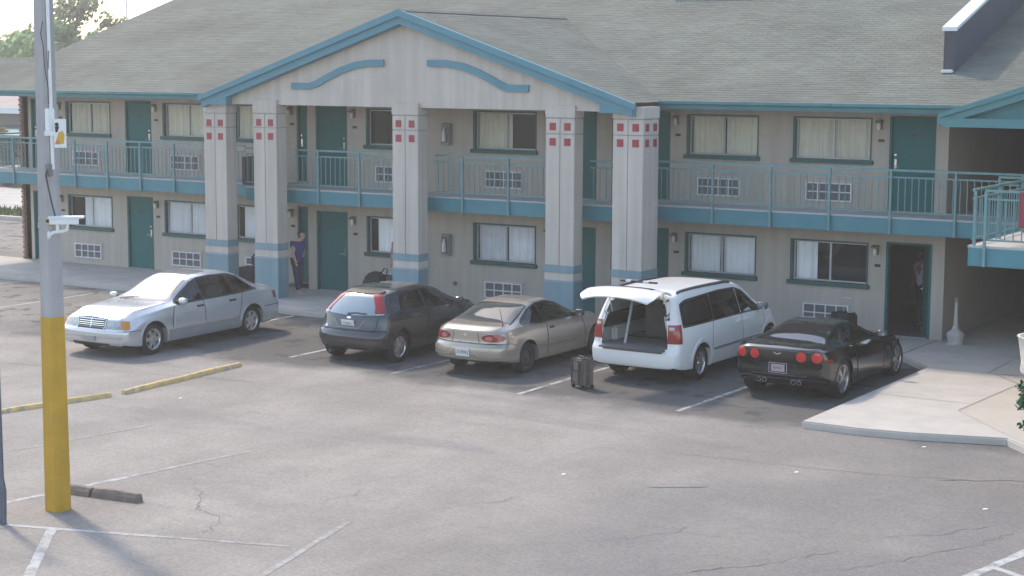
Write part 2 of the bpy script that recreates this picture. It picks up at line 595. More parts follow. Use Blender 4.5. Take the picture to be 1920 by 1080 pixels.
# ------------------------------------------------------------------ pavements
sw = MB()
sw.box(-46, -29.6, -3.05, 0.02, -0.5, 0.0)
sw.box(-29.6, -19.2, -4.0, -0.80, -0.5, 0.0)
sw.box(-19.2, -12.05, -2.25, 0.02, -0.5, 0.0)
walk = tag(sw.build('sidewalk', MT['concrete_old'], bevel=0.02), 'concrete walkway running along the foot of the motel', kind='structure')
for x in (-44, -42.2, -40.4, -38.6, -36.8, -35.0, -33.2, -31.4):
    flat_ribbon([(x, -3.04), (x, 0)], 0.018, 0.004, 'joint', MT['groove'], walk)
for x in (-27.8, -26.0, -24.2, -22.4, -20.6):
    flat_ribbon([(x, -3.99), (x, -0.83)], 0.018, 0.004, 'joint', MT['groove'], walk)
for x in (-17.4, -15.6, -13.8):
    flat_ribbon([(x, -2.24), (x, 0)], 0.018, 0.004, 'joint', MT['groove'], walk)
# bright kerb stone along the walkway
kb = MB()
kb.box(-46, -29.62, -3.17, -3.06, -0.45, -0.012)
kb.box(-29.75, -19.1, -4.12, -4.01, -0.45, -0.012)
kb.box(-19.15, -12.05, -2.37, -2.26, -0.45, -0.012)
kb.build('kerb', MT['concrete'], walk, bevel=0.02)
ap = MB()
ap.prism([(-12.05, 15.5, -0.4), (-12.05, -2.25, -0.4), (-11.10, -3.40, -0.4), (-11.10, -9.60, -0.4), (-10.1, -9.62, -0.4), (-9.3, -9.50, -0.4), (-7.85, -9.05, -0.4), (-7.2, -9.75, -0.4), (-5.5, -11.4, -0.4), (2, -11.4, -0.4), (2, 15.5, -0.4)], (0, 0, 0.402))
apron = tag(ap.build('apron', MT['concrete'], bevel=0.025), 'pale concrete apron with a raised edge beside the black sports car', kind='structure')
b = MB()
b.poly([(-9.2, -7.3, 0.007), (-9.05, -4.25, 0.007), (-6.5, -4.0, 0.007), (2, -4, 0.007), (2, -11.0, 0.007), (-5.6, -11.0, 0.007), (-7.25, -9.5, 0.007), (-7.85, -8.9, 0.007)])
b.build('tan_slab', MT['concrete_tan'], apron)
for p, w in [([(-9.2, -7.3), (-9.05, -4.25)], 0.03), ([(-9.05, -4.25), (-9.75, -3.45), (-9.3, -3.4)], 0.02), ([(-11.1, -3.45), (-9.3, -3.42)], 0.02), ([(-9.9, -3.4), (-9.93, -1.4), (-12, -1.4)], 0.02), ([(-11.1, -6.6), (-9.2, -6.6)], 0.018)]:
    flat_ribbon(p, w, 0.012, 'joint', MT['groove'], apron)
b = MB()
b.poly([(-9.72, -3.40, 0.006), (-9.4, -3.40, 0.006), (-9.1, -4.2, 0.006), (-8, -1.5, 0.006), (-9.8, -1.5, 0.006)])
b.build('tan_slab', MT['concrete_tan'], apron)

# verge, kerb and far pavement seen past the left corner of the motel
b = MB()
b.box(-95, -50.2, 9.3, 9.6, -0.5, 0.03)
fk = tag(b.build('far_kerb', MT['concrete'], bevel=0.02), kind='structure')
b = MB()
b.quad((-95, 9.6, -0.02), (-50.6, 9.6, -0.02), (-50.6, 12.2, -0.02), (-95, 12.2, -0.02))
b.quad((-50.6, 9.6, -0.02), (-48.2, 9.3, -0.02), (-47.6, 11.8, -0.02), (-50.6, 12.2, -0.02))
verge = tag(b.build('verge', M('verge_soil', (0.16, 0.15, 0.09), 0.95, var=0.3, scale=1.5)), kind='structure')
b = MB()
for _ in range(2600):
    x, y, h, a = random.uniform(-66, -48), random.uniform(9.65, 12.1), random.uniform(0.06, 0.22), random.uniform(0, 6.28)
    dx, dy = math.cos(a) * 0.05, math.sin(a) * 0.05
    b.add([(x - dx, y - dy, -0.02), (x + dx, y + dy, -0.02), (x + random.uniform(-.08, .08), y + random.uniform(-.08, .08), h)], [(0, 1, 2)])
tag(b.build('grass', M('grass', (0.13, 0.16, 0.06), 0.9, var=0.35, scale=2, island=0.3), fix=False), kind='stuff')
b = MB()
b.quad((-120, 12.3, ZG + 0.01), (-46, 12.3, ZG + 0.01), (-46, 21, ZG + 0.01), (-120, 21, ZG + 0.01))
tag(b.build('far_pavement', MT['concrete_old']), kind='structure')
# ------------------------------------------------------------------ the motel
motel = empty('motel_building', (-24.3, 0, 0))
tag(motel, 'two-storey beige motel with teal balconies, grey shingle roof and a columned gable', 'building')

DOORS0 = [(-39.67, -38.67), (-35.85, -34.85), (-29.60, -28.63)]
DOORSG = [(-28.30, -27.30), (-21.02, -20.02)]
DOORSR = [(-19.53, -18.53), (-13.25, -12.23)]
WIN0 = [(-38.23, -36.43), (-34.41, -32.61), (-31.80, -30.0)]
WING = [(-26.69, -24.89), (-23.45, -21.65)]
WINR = [(-18.11, -16.31), (-15.48, -13.65)]
FL = (0.0, 2.71)
DH, WZ0, WZ1 = 2.055, 1.085, 2.005
YG = -0.82


def wall_holes(b, x0, x1, z0, z1, y, holes):
    xs = sorted({x0, x1, *[h[0] for h in holes], *[h[1] for h in holes]})
    zs = sorted({z0, z1, *[h[2] for h in holes], *[h[3] for h in holes]})
    for i in range(len(xs) - 1):
        for j in range(len(zs) - 1):
            cx, cz = (xs[i] + xs[i + 1]) / 2, (zs[j] + zs[j + 1]) / 2
            if any(h[0] < cx < h[1] and h[2] < cz < h[3] for h in holes):
                continue
            b.quad((xs[i], y, zs[j]), (xs[i + 1], y, zs[j]), (xs[i + 1], y, zs[j + 1]), (xs[i], y, zs[j + 1]))
    for h in holes:   # reveals, 0.12 deep
        a, c, d, e = h
        b.quad((a, y, d), (a, y, e), (a, y + .12, e), (a, y + .12, d))
        b.quad((c, y, d), (c, y + .12, d), (c, y + .12, e), (c, y, e))
        b.quad((a, y, e), (c, y, e), (c, y + .12, e), (a, y + .12, e))
        b.quad((a, y, d), (a, y + .12, d), (c, y + .12, d), (c, y, d))


for x0, x1, y, ds, ws in [(-40.0, -28.59, 0, DOORS0, WIN0), (-28.59, -19.62, YG, DOORSG, WING), (-19.62, -11.95, 0, DOORSR, WINR)]:
    holes = [(a, c, f, f + DH) for a, c in ds for f in FL] + [(a, c, f + WZ0, f + WZ1) for a, c in ws for f in FL]
    b = MB()
    wall_holes(b, x0, x1, 0, 4.95, y, holes)
    b.build('wall', MT['stucco'], motel, fix=False)
b = MB()
b.quad((-28.59, YG, 0), (-28.59, 0.2, 0), (-28.59, 0.2, 4.95), (-28.59, YG, 4.95))
b.quad((-19.62, YG, 0), (-19.62, 0.2, 0), (-19.62, 0.2, 4.95), (-19.62, YG, 4.95))
b.build('wall', MT['stucco'], motel, fix=False)
b = MB()   # end wall with gable, rear wall
b.prism([(-40.0, 0.0, -0.1), (-40.0, 16, -0.1), (-40.0, 16, 5.3), (-40.0, 8.3, 8.05), (-40.0, 0.0, 5.35)], (0.2, 0, 0))
b.box(-39.8, -2, 15.8, 16, -0.1, 5.2)
b.build('wall', MT['stucco'], motel)
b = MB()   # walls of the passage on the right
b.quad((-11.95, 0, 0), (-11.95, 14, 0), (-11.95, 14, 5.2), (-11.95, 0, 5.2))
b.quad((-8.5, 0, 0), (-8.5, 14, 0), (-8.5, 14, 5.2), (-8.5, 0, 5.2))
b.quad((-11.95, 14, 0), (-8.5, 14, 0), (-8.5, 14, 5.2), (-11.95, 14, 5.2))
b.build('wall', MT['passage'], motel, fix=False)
b = MB()
b.box(-8.5, 2, 0, 0.2, -0.1, 4.95)
b.build('wall', MT['stucco'], motel)
# brick return at the left corner
bm_ = MB()
bm_.box(-0.045, 0.05, -0.05, 0.0, -0.032, 0.032)
brick_me = bm_.mesh('brick', MT['brick'])
bk = MB()
bk.box(-40.06, -39.99, -0.025, 0.3, 0, 4.86)
bwall = bk.build('brick_quoin', M('mortar', (0.33, 0.30, 0.27), 0.95), motel)
for i in range(64):
    inst('brick', brick_me, (-40.05 + (0.018 if i % 2 else -0.018), -0.028, 0.04 + i * 0.0755), bwall)

# windows -----------------------------------------------------------
CURT = {}


def curtain(x0, x1, z0, z1, y, mat, parent):
    b = MB()
    n = max(6, int((x1 - x0) * 34))
    ph = random.uniform(0, 6)
    top, bot = [], []
    for i in range(n + 1):
        x = x0 + (x1 - x0) * i / n
        d = 0.018 * math.sin(x * 46 + ph) + 0.018 * math.sin(x * 17 + ph * 2) + random.uniform(-.006, .006)
        top.append((x, y + d * .7, z1))
        bot.append((x, y + d * 1.2, z0))
    for i in range(n):
        b.quad(bot[i], bot[i + 1], top[i + 1], top[i])
    o = b.build('curtain', mat, parent, smooth=50, fix=False)
    return o


def window(x0, x1, z0, z1, y, mat, spans, label=None):
    t = 0.115
    b = MB()     # painted surround and the dark room behind the glass
    b.box(x0, x0 + 0.055, y - 0.012, y + t, z0, z1)
    b.box(x1 - 0.03, x1, y - 0.012, y + t, z0, z1)
    b.box(x0 + 0.055, x1 - 0.03, y - 0.012, y + t, z1 - 0.035, z1)
    d = 0.9
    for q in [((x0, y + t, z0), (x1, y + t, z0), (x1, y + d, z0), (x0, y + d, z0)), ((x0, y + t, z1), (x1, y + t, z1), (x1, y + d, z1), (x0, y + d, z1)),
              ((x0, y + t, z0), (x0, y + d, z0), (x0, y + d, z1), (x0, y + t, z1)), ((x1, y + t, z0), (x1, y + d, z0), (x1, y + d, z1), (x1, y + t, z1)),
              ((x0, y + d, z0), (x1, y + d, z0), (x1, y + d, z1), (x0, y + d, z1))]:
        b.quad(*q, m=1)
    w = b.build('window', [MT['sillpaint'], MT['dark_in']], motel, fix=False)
    if label: w['label'] = label
    s = MB()
    s.box(x0 - 0.05, x1 + 0.045, y - 0.075, y + t - .01, z0 - 0.095, z0)
    s.build('sill', MT['sillpaint'], w, bevel=0.008)
    f = MB()
    a0, a1, c0, c1 = x0 + 0.056, x1 - 0.031, z0 + 0.001, z1 - 0.036
    xm = (a0 + a1) / 2
    yf = y + 0.075
    for bx in [(a0, a0 + .035, c0, c1), (a1 - .035, a1, c0, c1), (a0 + .035, a1 - .035, c0, c0 + .035), (a0 + .035, a1 - .035, c1 - .03, c1), (xm - .022, xm + .022, c0 + .035, c1 - .03)]:
        f.box(bx[0], bx[1], yf, yf + .035, bx[2], bx[3])
    f.build('frame', MT['alu'], w)
    for p0, p1, dy in ((a0 + .035, xm - .022, .012), (xm + .022, a1 - .035, .02)):
        p = MB()
        p.quad((p0, yf + dy, c0 + .035), (p1, yf + dy, c0 + .035), (p1, yf + dy, c1 - .03), (p0, yf + dy, c1 - .03))
        p.build('pane', MT['glass_pane'], w, fix=False)
    for q0, q1 in spans:
        curtain(a0 + (a1 - a0) * q0, a0 + (a1 - a0) * q1, z0 + .01, z1 - .03, y + .142, mat, w)


full = [(0.02, 0.49), (0.51, 0.98)]
spec_hi = [full, full, [(0.02, 0.33), (0.80, 0.98)], [(0.0, 0.0)], [(0.02, 0.58)], full, full]
spec_lo = [[(0.30, 0.49), (0.51, 0.98)], full, [(0.10, 0.98)], [(0.12, 0.98)], full, full, [(0.02, 0.31)]]
allw = [(w, 0) for w in WIN0] + [(w, YG) for w in WING] + [(w, 0) for w in WINR]
for i, ((a, c), y) in enumerate(allw):
    for lvl in (0, 1):
        f = FL[lvl]
        sp = (spec_hi if lvl else spec_lo)[i]
        sp = [s for s in sp if s[1] - s[0] > .02]
        lab = None
        if lvl == 1 and i == 3: lab = 'upper window with its curtains drawn right back'
        if lvl == 1 and i == 4: lab = 'upper window with curtain over the left half only'
        if lvl == 0 and i == 6: lab = 'lower window beside the open door, mostly uncurtained'
        dv = ((i * 7 + lvl * 3) % 5 - 2) * .006
        if len(sp) == 2 and sp[1][1] > .9 and sp[0][0] < .1: sp = [(sp[0][0], sp[0][1] + dv - .01), (sp[1][0] + dv + .004 * (i % 3), sp[1][1])]
        pale = (i + lvl) % 3 != 1
        window(a, c, f + WZ0, f + WZ1, y, MT['cream_curtain' if pale else 'curtain_cream_grey'] if lvl else MT['white_curtain' if pale else 'curtain_white_grey'], sp, lab)

# wall air conditioner grilles ---------------------------------------
pan = MB()
pan.box(-.112, .112, 0, .02, -.078, .078)
for k in range(5):
    pan.box(-.105, .105, -.008, -.001, -.064 + k * .03, -.052 + k * .03)
pan_me = pan.mesh('grille_panel', MT['grille_in'])
ACX = [(-37.42, 0), (-33.58, 0), (-30.88, 0), (-25.84, YG), (-22.55, YG), (-17.27, 0), (-14.60, 0)]
for x, y in ACX:
    for z in (0.385, 3.075):
        b = MB()
        hw, hh = 0.535, 0.205
        for q in [(-hw, hw, hh - .028, hh), (-hw, hw, -hh, -hh + .028), (-hw, -hw + .028, -hh + .028, hh - .028), (hw - .028, hw, -hh + .028, hh - .028), (-hw + .028, hw - .028, -.011, .011)]:
            b.box(x + q[0], x + q[1], y - .055, y - .004, z + q[2], z + q[3])
        for k in (-.255, 0, .255):
            for (zz0, zz1) in ((-hh + .028, -.011), (.011, hh - .028)):
                b.box(x + k - .011, x + k + .011, y - .052, y - .004, z + zz0, z + zz1)
        gr = b.build('air_conditioner_grille', MT['white_metal'], motel)
        for k in (-.382, -.1275, .1275, .382):
            for s in (-.095, .095):
                inst('grille_panel', pan_me, (x + k, y - .03, z + s), gr)
        hb = MB()
        hb.box(x - .60, x + .60, y - .03, y - .003, z + hh + .012, z + hh + .045)
        hb.build('drip_edge', MT['stucco_pale'], gr)


# doors ---------------------------------------------------------------
def door(x0, x1, f, y, hinge='right', open_=0.0, label=None):
    fr = MB()
    fr.box(x0, x0 + .05, y - .01, y + .12, f, f + DH)
    fr.box(x1 - .05, x1, y - .01, y + .12, f, f + DH)
    fr.box(x0 + .05, x1 - .05, y - .01, y + .12, f + DH - .045, f + DH)
    lf = MB()
    w = (x1 - x0) - .106
    lf.box(0, w, 0, .045, 0.012, DH - .05)
    d = lf.build('door', MT['door'], motel, bevel=0.004)
    WORLD[d.name] = Matrix.Identity(4)
    kids = [fr.build('door_frame', MT['door'], d)]
    hx = .075 if hinge == 'right' else w - .075
    sgn = 1 if hinge == 'right' else -1
    h = MB()
    h.box(hx - .025, hx + .025, -.012, -.001, .93, 1.13)
    h.tube([(hx, -.012, .98), (hx, -.055, .98), (hx + sgn * .11, -.058, .975)], .012, 6)
    h.lathe([(0.0, -.02), (.025, -.02), (.025, -.002)], 10, (hx, 0, 1.22), 'y')
    kids.append(h.build('handle', MT['silver'], d, smooth=30))
    pv = MB()
    pv.lathe([(0.0, -.006), (.012, -.006), (.012, -.001)], 8, (w / 2, 0, 1.5), 'y')
    pv.box(w / 2 - .07, w / 2 + .07, -.008, -.002, 1.62, 1.66)
    kids.append(pv.build('room_number', MT['plastic_black'], d))
    if hinge == 'right':
        d.matrix_world = Matrix.Translation((x1 - .053, y + .055, f)) @ Matrix.Rotation(-open_, 4, 'Z') @ Matrix.Translation((-w, 0, 0))
    else:
        d.matrix_world = Matrix.Translation((x0 + .053, y + .055, f)) @ Matrix.Rotation(open_, 4, 'Z')
    d.parent = motel
    d.matrix_parent_inverse = WORLD[motel.name].inverted()
    loc = d.matrix_world.copy()
    d.matrix_basis = loc
    for k in kids[1:]:
        k.matrix_parent_inverse = Matrix.Identity(4)
    kids[0].matrix_parent_inverse = loc.inverted()
    if label: d['label'] = label
    th = MB()
    th.box(x0, x1, y + .0, y + .12, f - .004, f + .01)
    t_ = th.build('threshold', MT['alu'], d)
    t_.matrix_parent_inverse = loc.inverted()
    return d


for a, c in DOORS0:
    for f in FL: door(a, c, f, 0, 'right' if a < -39 or a > -30 else 'left')
for a, c in DOORSG:
    for f in FL: door(a, c, f, YG, 'left' if a < -25 else 'right')
for a, c in DOORSR:
    for f in FL:
        if a > -14 and f == 0:
            door(a, c, f, 0, 'right', R(62), 'room door standing open onto a dark room')
        else:
            door(a, c, f, 0, 'right')
# the dark room behind the open door, closed backs behind every other opening
b = MB()
x0, x1, y0, y1, z0, z1 = -15.9, -12.02, 0.125, 5.0, 0.0, 2.4
for q in [((x0, y0, z0), (x1, y0, z0), (x1, y1, z0), (x0, y1, z0)), ((x0, y0, z1), (x1, y0, z1), (x1, y1, z1), (x0, y1, z1)),
          ((x0, y0, z0), (x0, y1, z0), (x0, y1, z1), (x0, y0, z1)), ((x1, y0, z0), (x1, y1, z0), (x1, y1, z1), (x1, y0, z1)),
          ((x0, y1, z0), (x1, y1, z0), (x1, y1, z1), (x0, y1, z1))]:
    b.quad(*q)
b.build('room_interior', M('room_walls', (0.16, 0.13, 0.12), 0.9, var=0.1), motel, fix=False)

# lamps, number plates, hose cabinets -----------------------------------
bulb = M('lamp_glass', (0.72, 0.70, 0.66), 0.3)
bronze = M('lamp_bracket', (0.16, 0.13, 0.105), 0.5, var=0.1)
LAMPS = [(-38.47, 0), (-34.68, 0), (-29.80, 0), (-27.08, YG), (-21.28, YG), (-18.36, 0), (-13.47, 0)]
for x, y in LAMPS:
    for f in FL:
        b = MB()
        b.box(x - .06, x + .06, y - .02, y - .001, f + 1.76, f + 1.96)
        b.prism([(x - .07, y - .02, f + 1.93), (x + .07, y - .02, f + 1.93), (x + .07, y - .17, f + 1.90), (x - .07, y - .17, f + 1.90)], (0, 0, .04))
        lp = b.build('wall_lamp', bronze, motel, bevel=0.006)
        c = MB()
        c.lathe([(0.0, -.16), (.028, -.15), (.042, -.10), (.036, -.03), (.02, 0)], 10, (x, y - .095, f + 1.90))
        c.build('bulb', bulb, lp, smooth=40)
        n = MB()
        n.box(x - .03, x + .10, y - .016, y - .001, f + 1.49, f + 1.55)
        n.build('number_plate', MT['plastic_black'], motel)
for f in FL:
    b = MB()
    x, y = -24.2, YG
    b.box(x - .13, x + .13, y - .11, y - .001, f + 1.15, f + 1.68)
    cab = b.build('extinguisher_cabinet', M('cabinet_grey', (0.22, 0.22, 0.215), 0.5, var=.08), motel, bevel=0.012)
    c = MB()
    c.box(x - .095, x + .095, y - .118, y - .109, f + 1.20, f + 1.63)
    c.build('cabinet_window', M('cabinet_glass', (0.10, 0.105, 0.11), 0.15), cab)
    c = MB()
    c.lathe([(0.0, 0), (.05, 0), (.05, .20), (.03, .26), (.02, .32), (0, .33)], 12, (x - .02, y - .14, f + 1.24))
    c.build('extinguisher', M('extinguisher_highlight', (0.62, 0.62, 0.62), 0.3), cab, smooth=40)  # body coloured white to give the cabinet its highlight
b = MB()
b.lathe([(0, -.05), (.045, -.05), (.055, 0)], 12, (-23.98, YG, 0.47), 'y')
b.build('wall_spout', bronze, motel)

# balconies -----------------------------------------------------------
SZ0, SZ1 = 2.345, 2.70


def slab(x0, x1, y0, y1, fascia):
    b = MB()
    b.box(x0, x1, y0 + .02, y1, SZ0 + .02, SZ1)
    s = b.build('balcony', MT['balcony_floor'], motel)
    for q in fascia:
        f = MB()
        f.box(q[0], q[1], q[2], q[3], SZ0, SZ1 - .035)
        f.build('fascia', MT['teal'], s, bevel=0.004)
        f = MB()
        f.box(q[0] - .004, q[1] + .004, q[2] - .012, q[3], SZ1 - .034, SZ1 + .006)
        f.build('edge_trim', M('edge_trim', (0.36, 0.40, 0.42), 0.6, var=.08) if 'edge_trim' not in bpy.data.materials else bpy.data.materials['edge_trim'], s)
    sf = MB()
    sf.quad((x0, y0 + .02, SZ0 + .012), (x1, y0 + .02, SZ0 + .012), (x1, y1, SZ0 + .012), (x0, y1, SZ0 + .012))
    sf.build('soffit', MT['stucco'], s, fix=False)
    return s


slab(-41.3, -29.62, -1.2, 0, [(-41.3, -29.63, -1.2, -1.17), (-41.33, -41.3, -1.2, 6)])
slab(-41.3, -40.0, 0.0, 6, [])
slab(-29.62, -18.52, -2.02, YG, [(-29.62, -18.52, -2.02, -1.99)])
slab(-18.5, 2, -1.2, 0, [(-18.5, 2, -1.2, -1.17)])
slab(-11.95, -8.5, 0, 14, [])
slab(-9.52, 0, -6.0, -1.21, [(-9.52, 0, -6.0, -5.97), (-9.55, -9.52, -6.0, -1.2)])

bal = MB()
bal.box(-.009, .009, -.009, .009, 0, 0.70)
bal_me = bal.mesh('baluster', MT['teal_rail'])
pst = MB()
pst.box(-.024, .024, -.024, .024, SZ0 - 0.0, 3.665)
pst_me = pst.mesh('post', MT['teal_rail'])


def railing(p0, p1, posts, label=None, zb=0.0):
    """rails from p0 to p1 (x, y); posts at the given distances"""
    p0, p1 = Vector((*p0, 0)), Vector((*p1, 0))
    d = (p1 - p0)
    L = d.length
    d.normalize()
    rz = math.atan2(d.y, d.x)
    r = empty('railing', (p0.x, p0.y, 2.70), rz, motel)
    if label: r['label'] = label
    for z0, z1, w in ((3.655, 3.70, .024), (3.515, 3.548, .018), (2.80, 2.83, .016)):
        b = MB()
        b.box(0, L, -w, w, z0 - 2.70, z1 - 2.70)
        o = b.build('rail', MT['teal_rail'], r, local=True)
    for s in posts:
        inst('post', pst_me, (s, -.03, -2.70), r, local=True)
    n = int(L / .1435)
    for k in range(n):
        s = (k + .5) * L / n
        if min([abs(s - q) for q in posts] + [9]) < .05: continue
        inst('baluster', bal_me, (s, 0, 2.825 - 2.70), r, local=True)
    return r


def pl(x0, xs): return [x - x0 for x in xs]


railing((-41.28, -1.21), (-30.37, -1.21), pl(-41.28, [-41.26, -39.09, -37.85, -36.6, -35.34, -34.09, -32.85, -31.6]), 'teal balcony railing left of the gable')
railing((-41.28, 6), (-41.28, -1.18), [0.05, 2.3, 4.6])
railing((-29.63, -2.03), (-28.73, -2.03), [])
railing((-27.99, -2.03), (-24.45, -2.03), pl(-27.99, [-27.25, -25.97]))
railing((-23.71, -2.03), (-20.22, -2.03), pl(-23.71, [-22.93, -21.65]))
railing((-19.48, -2.03), (-18.51, -2.03), [])
railing((-18.48, -1.21), (-9.6, -1.21), pl(-18.48, [-16.83, -15.45, -14.09, -12.74, -11.36, -10.0]), 'long teal balcony railing on the right')
railing((-9.27, -6.01), (-2.0, -6.01), pl(-9.27, [-9.25, -8.0, -6.7, -5.4, -4.1, -2.8]), 'railing along the front of the stair landing')
railing((-9.49, -5.98), (-9.49, -1.25), [0.02, 1.5, 3.0])
railing((-10.19, -2.2), (-4.0, -2.2), [0.02, 1.4, 2.8, 4.2])

# columns -----------------------------------------------------------
tl = MB()
tl.box(-.080, .080, -.008, .02, -.083, .083)
tile_me = tl.mesh('red_tile', MT['red_tile'])
YC0, YC1 = -2.76, -2.03
for ci, cx in enumerate((-30.0, -28.36, -24.08, -19.85, -18.14)):
    hw = .37
    YC1 = -2.03 if ci == 4 else -2.37
    zoff = 0.05 if ci == 4 else (-.10 if ci == 0 else (-.06 if ci == 1 else (0.03 if ci == 3 else 0)))
    g1, g2 = 4.28 + zoff * .6, 4.63 + zoff * .6
    b = MB()
    b.box(cx - hw + .018, cx + hw - .018, YC0 + .018, YC1 - .018, 0, 4.9)
    col = b.build('column', MT['groove'], motel)
    sh = MB()
    ym = (YC0 + YC1) / 2
    for (za, zb) in ((1.365, g1 - .010), (g1 + .010, g2 - .010)):
        for xa, xb in ((cx - hw, cx - .007), (cx + .007, cx + hw)):
            if ci == 4:
                sh.box(xa, xb, YC0, ym - .007, za, zb)
                sh.box(xa, xb, ym + .007, YC1, za, zb)
            else:
                sh.box(xa, xb, YC0, YC1, za, zb)
    sh.box(cx - hw - .012, cx + hw + .012, YC0 - .012, YC1 + .01, g2 + .010, 4.925)
    sh.build('shaft', MT['stucco_pale'], col, bevel=0.006)
    bb = MB()
    bb.box(cx - hw - .014, cx + hw + .014, YC0 - .014, YC1 + .012, 1.195, 1.364)
    bb.build('band', MT['band_blue'], col, bevel=0.005)
    bb = MB()
    bb.box(cx - hw - .003, cx + hw + .003, YC0 - .003, YC1 + .003, 1.03, 1.194)
    bb.build('band', MT['stucco_pale'], col)
    bb = MB()
    bb.box(cx - hw - .016, cx + hw + .016, YC0 - .016, YC1 + .012, 0.985, 1.029)
    bb.build('band', M('band_trim', (0.28, 0.33, 0.37), 0.8) if 'band_trim' not in bpy.data.materials else bpy.data.materials['band_trim'], col)
    bb = MB()
    bb.box(cx - hw - .01, cx + hw + .01, YC0 - .01, YC1 + .012, -0.1, 0.984)
    bb.build('plinth', MT['band_blue'], col, bevel=0.005)
    for dx in (-.19, .19):
        for dz in (4.43, 4.09):
            inst('red_tile', tile_me, (cx + dx, YC0, dz + zoff), col)
            if ci == 4:
                inst('red_tile', tile_me, (cx + hw, ym + dx * .95, dz + zoff), col, R(90))

# roof ----------------------------------------------------------------
SL = 1 / 3.0
EY, EZ = -1.50, 5.045
RY = 8.3
RZ = EZ + SL * (RY - EY)


def rz(y): return EZ + SL * (y - EY)


b = MB()
b.quad((-40.55, EY, EZ - .02), (2, EY, EZ - .02), (2, RY, RZ - .02), (-40.55, RY, RZ - .02))
b.quad((-40.55, RY, RZ - .02), (2, RY, RZ - .02), (2, 18, RZ - SL * (18 - RY)), (-40.55, 18, RZ - SL * (18 - RY)))
b.quad((-40.55, EY, EZ - .16), (-40.55, RY, RZ - .16), (-40.55, RY, RZ - .02), (-40.55, EY, EZ - .02))
b.quad((2, EY, EZ - .16), (2, RY, RZ - .16), (2, RY, RZ - .02), (2, EY, EZ - .02))
LRY = 1.2
LZ = rz(LRY)
b.quad((-42.6, EY, EZ - .02), (-40.56, EY, EZ - .02), (-40.56, LRY, LZ - .02), (-42.6, LRY, LZ - .02))
b.quad((-42.6, LRY, LZ - .02), (-40.56, LRY, LZ - .02), (-40.56, 4, EZ - .02), (-42.6, 4, EZ - .02))
roof = b.build('roof', MT['shingle'], motel, fix=False)


def shingles(o, u, v, L, H, clip=None, name='shingles'):
    """staggered tabs on a slope: origin o, u along the eave, v up the slope (unit vectors)"""
    o, u, v = Vector(o), Vector(u).normalized(), Vector(v).normalized()
    n = u.cross(v).normalized()
    b = MB()
    W, E = 0.33, 0.15
    rows = int(H / E)
    for r in range(rows):
        off = (r % 2) * W / 2 + random.uniform(-.03, .03)
        k = -1
        x = -off
        while x < L:
            x0, x1 = max(x, 0), min(x + W - .008, L)
            x += W
            if x1 - x0 < .03: continue
            y0 = r * E + random.uniform(-.006, .006)
            y1 = (r + 1) * E + .02
            if clip and not clip(x0, x1, y0): continue
            t = random.uniform(.004, .007)
            p = [o + u * x0 + v * y0, o + u * x1 + v * y0, o + u * x1 + v * y1, o + u * x0 + v * y1]
            q = [p[0] + n * t, p[1] + n * t, p[2] + n * .001, p[3] + n * .001]
            b.add([p[0] + n * -.01, p[1] + n * -.01, q[0], q[1], q[2], q[3]], [(0, 1, 3, 2), (2, 3, 4, 5)])
    s = b.build(name, MT['shingle'], roof, fix=False)
    s['kind'] = 'stuff'
    return s


CS = math.hypot(1, SL)
shingles((-40.55, EY, EZ - .015), (1, 0, 0), (0, 1, SL), 42.5, (RY - EY) * CS)
shingles((-42.6, EY, EZ - .015), (1, 0, 0), (0, 1, SL), 2.04, (LRY - EY) * CS)
cap = MB()
cap.prism([(-42.6, LRY - .12, LZ - .05), (-42.6, LRY, LZ + .02), (-42.6, LRY + .12, LZ - .05)], (2.05, 0, 0))
cap.build('ridge_cap', MT['shingle'], roof)
b = MB()
b.prism([(-21.5, 5.88, rz(5.88) - .02), (-21.5, 6.9, rz(6.9) - .02), (-21.5, 6.9, rz(6.9) + .22), (-21.5, 5.98, rz(5.98) + .20)], (2.1, 0, 0))
b.build('roof_vent', M('vent_metal', (.15, .19, .185), .6, var=.1), roof, bevel=.02)
# gable roof over the columns
GX, GZ, GY = -24.1, 7.07, -2.97
gyb = RY - (RZ - GZ) / SL
HW = 6.12
GE = GZ - SL * HW
b = MB()
for s in (-1, 1):
    b.quad((GX, GY, GZ - .02), (GX + s * HW, GY, GE - .02), (GX + s * HW, gyb, GE - .02), (GX, gyb, GZ - .02))
b.build('gable_roof', MT['shingle'], motel, fix=False)
ext = gyb + .05 - GY
shingles((GX - HW, GY + ext, GE - .015), (0, -1, 0), (1, 0, SL), ext, HW * CS, lambda a, c, y: rz(GY + ext - c) - .06 < GE + y / CS * SL)
shingles((GX + HW, GY, GE - .015), (0, 1, 0), (-1, 0, SL), ext, HW * CS, lambda a, c, y: rz(GY + a) - .06 < GE + y / CS * SL)
cap = MB()
cap.prism([(GX - .13, GY - .01, GZ - .035), (GX, GY - .01, GZ + .03), (GX + .13, GY - .01, GZ - .035)], (0, ext + .05, 0))
cap.build('ridge_cap', M('ridge_cap', (0.13, 0.125, 0.115), 0.95, var=.15), roof)
